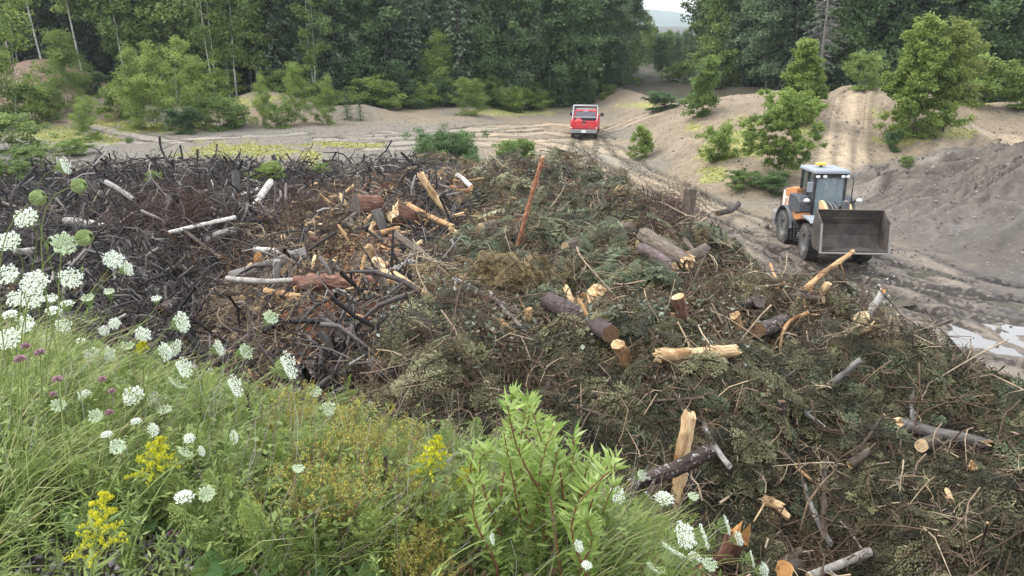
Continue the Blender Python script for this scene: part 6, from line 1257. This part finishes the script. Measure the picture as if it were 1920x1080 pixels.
# --- goldenrod
def goldenrod(px, py, wpx, hpx, d, label, seed, hleaf=True):
    """px, py: top of the plume"""
    g = np.random.default_rng(seed); top = at_depth(px, py, d); w = wpx * d / FPX / 2; h = hpx * d / FPX; f = nrm(np.array([.25, 0, 1.])); b, pts = stem_to(top, f, '', .1, g=g); o = thing('goldenrod', b); P = pts - b
    Geo().add(*tubes(P[None], np.linspace(.004, .0015, 12)[None], 5), tint=.3).build('stem', M['stem_green'], o, True)
    L_ = np.linalg.norm(np.diff(P, axis=0), axis=1).sum(); G1 = Geo(); nr = 26; t0 = np.linspace(0, 1, nr); az = np.arange(nr) * 2.4; base = top - b - f * (h * (t0 ** 1.0))[:, None]
    ln = w * (.12 + 1.0 * t0 ** .7) * g.uniform(.7, 1.1, nr); e = base + np.stack([np.cos(az) * ln, np.sin(az) * ln, ln * .25], -1); mid = (base + e) / 2 + up * (ln * .38)[:, None]; tt = np.linspace(0, 1, 7)[None, :, None]
    rc = (1 - tt) ** 2 * base[:, None] + 2 * tt * (1 - tt) * mid[:, None] + tt ** 2 * e[:, None]; G1.add(*tubes(rc, np.full((nr, 7), .0012), 3), tint=.2)
    m = 34; i = np.repeat(np.arange(nr), m); u = g.uniform(.15, 1, nr * m) * 6; k = np.minimum(u.astype(int), 5); fp = rc[i, k] + (rc[i, k + 1] - rc[i, k]) * (u - k)[:, None] + up * .003 + g.normal(size=(nr * m, 3)) * .0025
    V, Q = leaves(fp, rdir(nr * m, g) * .6 + up, rdir(nr * m, g), .0085, .0055); G1.add(V, Q, None, np.repeat(g.uniform(.1, 1, nr * m), 4)); G1.build('flower_plume', M['gold'], o)
    nl = 34; tl = g.uniform(.15, .8, nl) * 11; k = tl.astype(int); lp = P[k] + (P[k + 1] - P[k]) * (tl - k)[:, None]; az = g.uniform(0, 6.28, nl); dd = np.stack([np.cos(az), np.sin(az), g.uniform(.1, .8, nl)], -1)
    V, Q = leaves(lp, dd, up + rdir(nl, g) * .3, g.uniform(.05, .1, nl), .014, .4); Geo().add(V, Q, None, np.repeat(g.uniform(.3, .9, nl), 4)).build('leaves', M['weed_leaf'], o); tag(o, label, 'flower')
goldenrod(300, 826, 100, 90, 2.4, 'yellow goldenrod plume drooping among white flowers on the left', 1); goldenrod(195, 932, 110, 150, 1.9, 'bright yellow goldenrod growing by the bare soil, nearest the viewer', 2)
goldenrod(822, 824, 84, 84, 2.4, 'yellow goldenrod spire beside the willow shrub, taller of two', 3); goldenrod(888, 872, 64, 64, 2.45, 'shorter yellow goldenrod spire against the willow shrub', 4); goldenrod(268, 580 + 60, 26, 26, 4.0, 'small yellow goldenrod tuft far up the weedy bank', 5)
# --- clover
for i, (px, py, s) in enumerate(((75, 662, 19), (38, 674, 20), (108, 712, 18), (192, 712, 15), (205, 774, 16), (322, 1000, 15), (337, 1003, 15), (130, 802, 12), (48, 650, 17), (100, 740, 14), (380, 1046, 12), (210, 734, 14))):
    d = .026 * FPX / s; _, ds = hit([px], [py], surf, .8, 40, 200); d = min(d, ds[0] - .1); Hd = at_depth(px, py, d); f = nrm(np.array([.2, -.1, 1.])); o = thing('red_clover'); b, pts = stem_to(Hd, f, '', .1, smin=.04); o.location = b
    Geo().add(*tubes((pts - b)[None], np.full((1, 12), .0014), 4), tint=.4).build('stem', M['stem_green'], o, True); u = rdir(220, wr); u[:, 2] = np.abs(u[:, 2]) * 1.0 - .35; V, Q = leaves(Hd - b + u * .006, u + up * .4, rdir(220, wr), .009, .004); Geo().add(V, Q, None, np.repeat(wr.uniform(0, 1, 220), 4)).build('flower_head', M['clover'], o)
    tag(o, None, 'flower'); FLW.append((o, 'pinkish clover head', px, py))
relabel([x for x in FLW if x[1] == 'pinkish clover head'], [('leftmost open flower', 16, 635), ('yellow goldenrod plume', 268, 855), ('bare soil', 200, 1060), ('nodding white flower', 122, 690)], 'clover heads in the weeds')
# --- templates for bushy weeds; each copy is a plant of its own
def wort(seed):
    g = np.random.default_rng(seed); st = Geo(); lf = Geo(); fl = Geo()
    for s in range(6):
        e = np.array([g.normal() * .13 + .1, g.normal() * .1, g.uniform(.36, .56)]); p = curved(np.zeros((1, 3)), e[None], 8, .04, g)[0]; st.add(*tubes(p[None], np.linspace(.0022, .001, 8)[None], 4), tint=g.uniform(0, 1))
        nb = 11; tb = g.uniform(.35, 1, nb) * 6.99; k = tb.astype(int); bp = p[k]; be = bp + (rdir(nb, g) * np.array([1, 1, .4]) + up * .8) * g.uniform(.05, .14, nb)[:, None]; bpp = curved(bp, be, 4, .04, g); st.add(*tubes(bpp, np.full((nb, 4), .0009), 3), tint=.5)
        m = 14; i = np.repeat(np.arange(nb), m); u = g.uniform(.1, 1, nb * m); V, Q = leaves(bp[i] + (be - bp)[i] * u[:, None], rdir(nb * m, g) + up * .3, rdir(nb * m, g) + up, g.uniform(.009, .018, nb * m), .006); lf.add(V, Q, None, np.repeat(g.uniform(.1, 1, nb * m), 4))
        m = 16; i = np.repeat(np.arange(nb), m); V, Q = leaves(be[i] + g.normal(size=(nb * m, 3)) * .011, rdir(nb * m, g) + up, rdir(nb * m, g), .0075, .006); fl.add(V, Q, None, np.repeat(g.beta(1.5, 1.8, nb * m), 4))
    return [('stems', st.mesh('stems', M['stem_red'], True)), ('leaves', lf.mesh('leaves', M['wort_leaf'])), ('seed_heads', fl.mesh('seed_heads', M['rust']))]
def leafy(seed):
    g = np.random.default_rng(seed); st = Geo(); lf = Geo()
    for s in range(3):
        e = np.array([g.normal() * .1 + .08, g.normal() * .08, g.uniform(.3, .55)]); p = curved(np.zeros((1, 3)), e[None], 8, .04, g)[0]; st.add(*tubes(p[None], np.linspace(.003, .0012, 8)[None], 4), tint=.4)
        nl = 46; t = g.uniform(.1, 1, nl) * 6.99; k = t.astype(int); az = g.uniform(0, 6.28, nl); dd = np.stack([np.cos(az), np.sin(az), g.uniform(0, .7, nl)], -1); V, Q = leaves(p[k] + (p[np.minimum(k + 1, 7)] - p[k]) * (t - k)[:, None], dd, up + rdir(nl, g) * .35, g.uniform(.028, .065, nl), g.uniform(.007, .014, nl), .4); lf.add(V, Q, None, np.repeat(g.uniform(.1, 1, nl), 4))
    return [('stems', st.mesh('stems', M['stem_green'], True)), ('leaves', lf.mesh('leaves', M['weed_leaf']))]
def coltsfoot(seed):
    g = np.random.default_rng(seed); st = Geo(); lf = Geo()
    for s in range(4):
        az = g.uniform(0, 6.28); e = np.array([math.cos(az) * .09, math.sin(az) * .09, g.uniform(.06, .16)]); st.add(*tubes(curved(np.zeros((1, 3)), e[None], 6, .05, g), np.full((1, 6), .003), 4), tint=.6)
        r = g.uniform(.034, .058); a = np.linspace(.35, 2 * np.pi - .35, 19) + az + np.pi; rr = r * (1 + .05 * np.cos(a * 9)); nx_ = np.array([math.cos(az) * .5, math.sin(az) * .5 - .25, 1]); Rm = frames(nx_[None], np.zeros(1))[0]
        loc = np.stack([rr * np.cos(a), rr * np.sin(a), .012 * np.cos(a * 2) + .006 * np.cos(a * 7)], -1); inn = loc * .5 + np.array([0, 0, -.008]); V = np.concatenate([loc, inn, [[0, 0, -.016]]]) @ Rm.T + e + (Rm @ np.array([r * .2, 0, 0])); i = np.arange(18); lf.add(V, np.stack([i, i + 1, i + 20, i + 19], -1), np.stack([i + 19, i + 20, np.full(18, 38)], -1), g.uniform(.2, .9))
    return [('stalks', st.mesh('stalks', M['stem_green'], True)), ('leaves', lf.mesh('leaves', M['round_leaf'], True))]
def dock(seed):
    g = np.random.default_rng(seed); st = Geo(); fl = Geo(); p = curved(np.zeros((1, 3)), np.array([[.05, 0, .62]]), 8, .02, g)[0]; st.add(*tubes(p[None], np.linspace(.004, .002, 8)[None], 5), tint=.2)
    nb = 16; t = g.uniform(.45, 1, nb) * 6.99; k = t.astype(int); bp = p[k] + (p[np.minimum(k + 1, 7)] - p[k]) * (t - k)[:, None]; be = bp + (rdir(nb, g) * np.array([.7, .7, .2]) + up * .9) * g.uniform(.04, .09, nb)[:, None]
    m = 34; i = np.repeat(np.arange(nb), m); V, Q = leaves(bp[i] + (be - bp)[i] * g.uniform(0, 1, nb * m)[:, None] + g.normal(size=(nb * m, 3)) * .004, rdir(nb * m, g) + up, rdir(nb * m, g), .011, .008); fl.add(V, Q, None, np.repeat(g.uniform(0, 1, nb * m), 4))
    return [('stalk', st.mesh('stalk', M['dockseed'], True)), ('seed_spike', fl.mesh('seed_spike', M['dockseed']))]
WT = {'wort': ('st_johns_wort', [wort(i) for i in range(4)], 'bushy weed with orange seed tips'), 'leafy': ('leafy_weed', [leafy(10 + i) for i in range(5)], 'upright leafy green weed'), 'colts': ('coltsfoot', [coltsfoot(20 + i) for i in range(4)], 'low clump of big round leaves'), 'dock': ('dock_weed', [dock(30 + i) for i in range(3)], 'black dried seed stalk')}
WEED = []
def weed(kind, px, py, s=1.0, g=wr):
    nm, tp, ph = WT[kind]; P, d = hit([px], [py], surf, .8, 40, 200)
    if d[0] > 12: return
    o = thing(nm, P[0] - up * .02, g.uniform(-.6, .6) if kind != 'colts' else g.uniform(0, 6.28)); o.scale = (s, s, s * g.uniform(.85, 1.15)); tag(o, None, 'weed')
    for n_, me in tp[int(g.integers(0, len(tp)))]: link(n_, me, o)
    WEED.append((o, ph, px, py))
for i in range(24):
    px = wr.uniform(490, 960); weed('wort', px, wr.uniform(1000, 1140) if px > 700 else wr.uniform(930, 1130), wr.uniform(.4, .62) if px > 700 else wr.uniform(.5, .8))
for px, py, s in ((560, 880, .6), (610, 900, .6), (500, 890, .6), (660, 930, .6), (470, 950, .5)): weed('wort', px, py, s)
for i in range(120): weed('leafy', wr.uniform(-40, 1100) if i < 70 else wr.uniform(-40, 520), wr.uniform(660, 1140), wr.uniform(.4, .7))
for px, py in ((20, 860), (15, 930), (300, 985), (265, 1000), (600, 1085), (640, 1100), (560, 1090), (420, 1090), (80, 940), (330, 960), (480, 1100), (690, 1100), (150, 990), (245, 930), (400, 960), (375, 890)): weed('colts', px, py, wr.uniform(.7, 1.05))
for px, py in ((748, 985), (772, 1020), (770, 960), (912, 1050), (722, 1000), (1172, 900), (470, 860), (310, 850), (430, 880)): weed('dock', px, py, wr.uniform(.32, .46))
relabel(WEED, [('taller goldenrod spire', 822, 930), ('willow shrub', 1020, 960), ('yellow goldenrod plume', 268, 900), ('bare soil', 200, 1060), ('weed edge log', 600, 780), ('leftmost open flower', 16, 720), ('open flower over the soil', 345, 960)], 'weeds on the bank')
# --- the willow shrub
g = np.random.default_rng(808); P0, d0 = hit([1030], [1075], surf, .8, 40, 200); b = P0[0]; dw = float(d0[0]); o = thing('willow_shrub', b); st = Geo(); lf = Geo(); ns = 38
for s in range(ns):
    px = g.uniform(885, 1165); tp_ = np.interp(px, [870, 930, 965, 1010, 1060, 1110, 1140, 1180], [860, 800, 725, 770, 800, 830, 810, 880]) + abs(g.normal()) * 85; e = at_depth(px, tp_, dw - .25 + g.normal() * .22) - b; e[2] = max(e[2], .2)
    p = curved(np.array([[g.normal() * .06 + (px - 1030) * .0004, g.normal() * .06, -.03]]), e[None], 10, .05, g)[0]; st.add(*tubes(p[None], np.linspace(.0055, .0015, 10)[None], 5), tint=.2)
    nl = 120; t = g.uniform(.14, 1, nl) * 8.99; k = t.astype(int); az = g.uniform(0, 6.28, nl); dd = np.stack([np.cos(az), np.sin(az), g.uniform(.3, 1.5, nl)], -1); V, Q = leaves(p[k] + (p[k + 1] - p[k]) * (t - k)[:, None], dd, rdir(nl, g) * .6 + np.array([0, -.5, .7]), g.uniform(.032, .062, nl), g.uniform(.008, .013, nl), .42); lf.add(V, Q, None, np.repeat(np.clip(g.beta(2, 2, nl) * .8 + t / 9 * .25, 0, 1), 4))
st.build('stems', M['stem_red'], o, True); lf.build('leaves', M['willow'], o); tag(o, 'bright green narrow leaved willow shrub in the weeds before the log heap', 'shrub')
# ------------------------------------------------------------------ thin air that fades the far hills
hm = bpy.data.materials.new('air'); hm.use_nodes = True; t = hm.node_tree; t.nodes.clear(); o = t.nodes.new('ShaderNodeOutputMaterial'); v = t.nodes.new('ShaderNodeVolumePrincipled')
v.inputs['Color'].default_value = (.86, .93, 1, 1); v.inputs['Density'].default_value = .00024; v.inputs['Anisotropy'].default_value = .2; t.links.new(v.outputs[0], o.inputs['Volume'])
tag(gbox(Geo(), -3600, 3600, -120, 4100, -3, 170).build('haze', hm), kind='stuff')
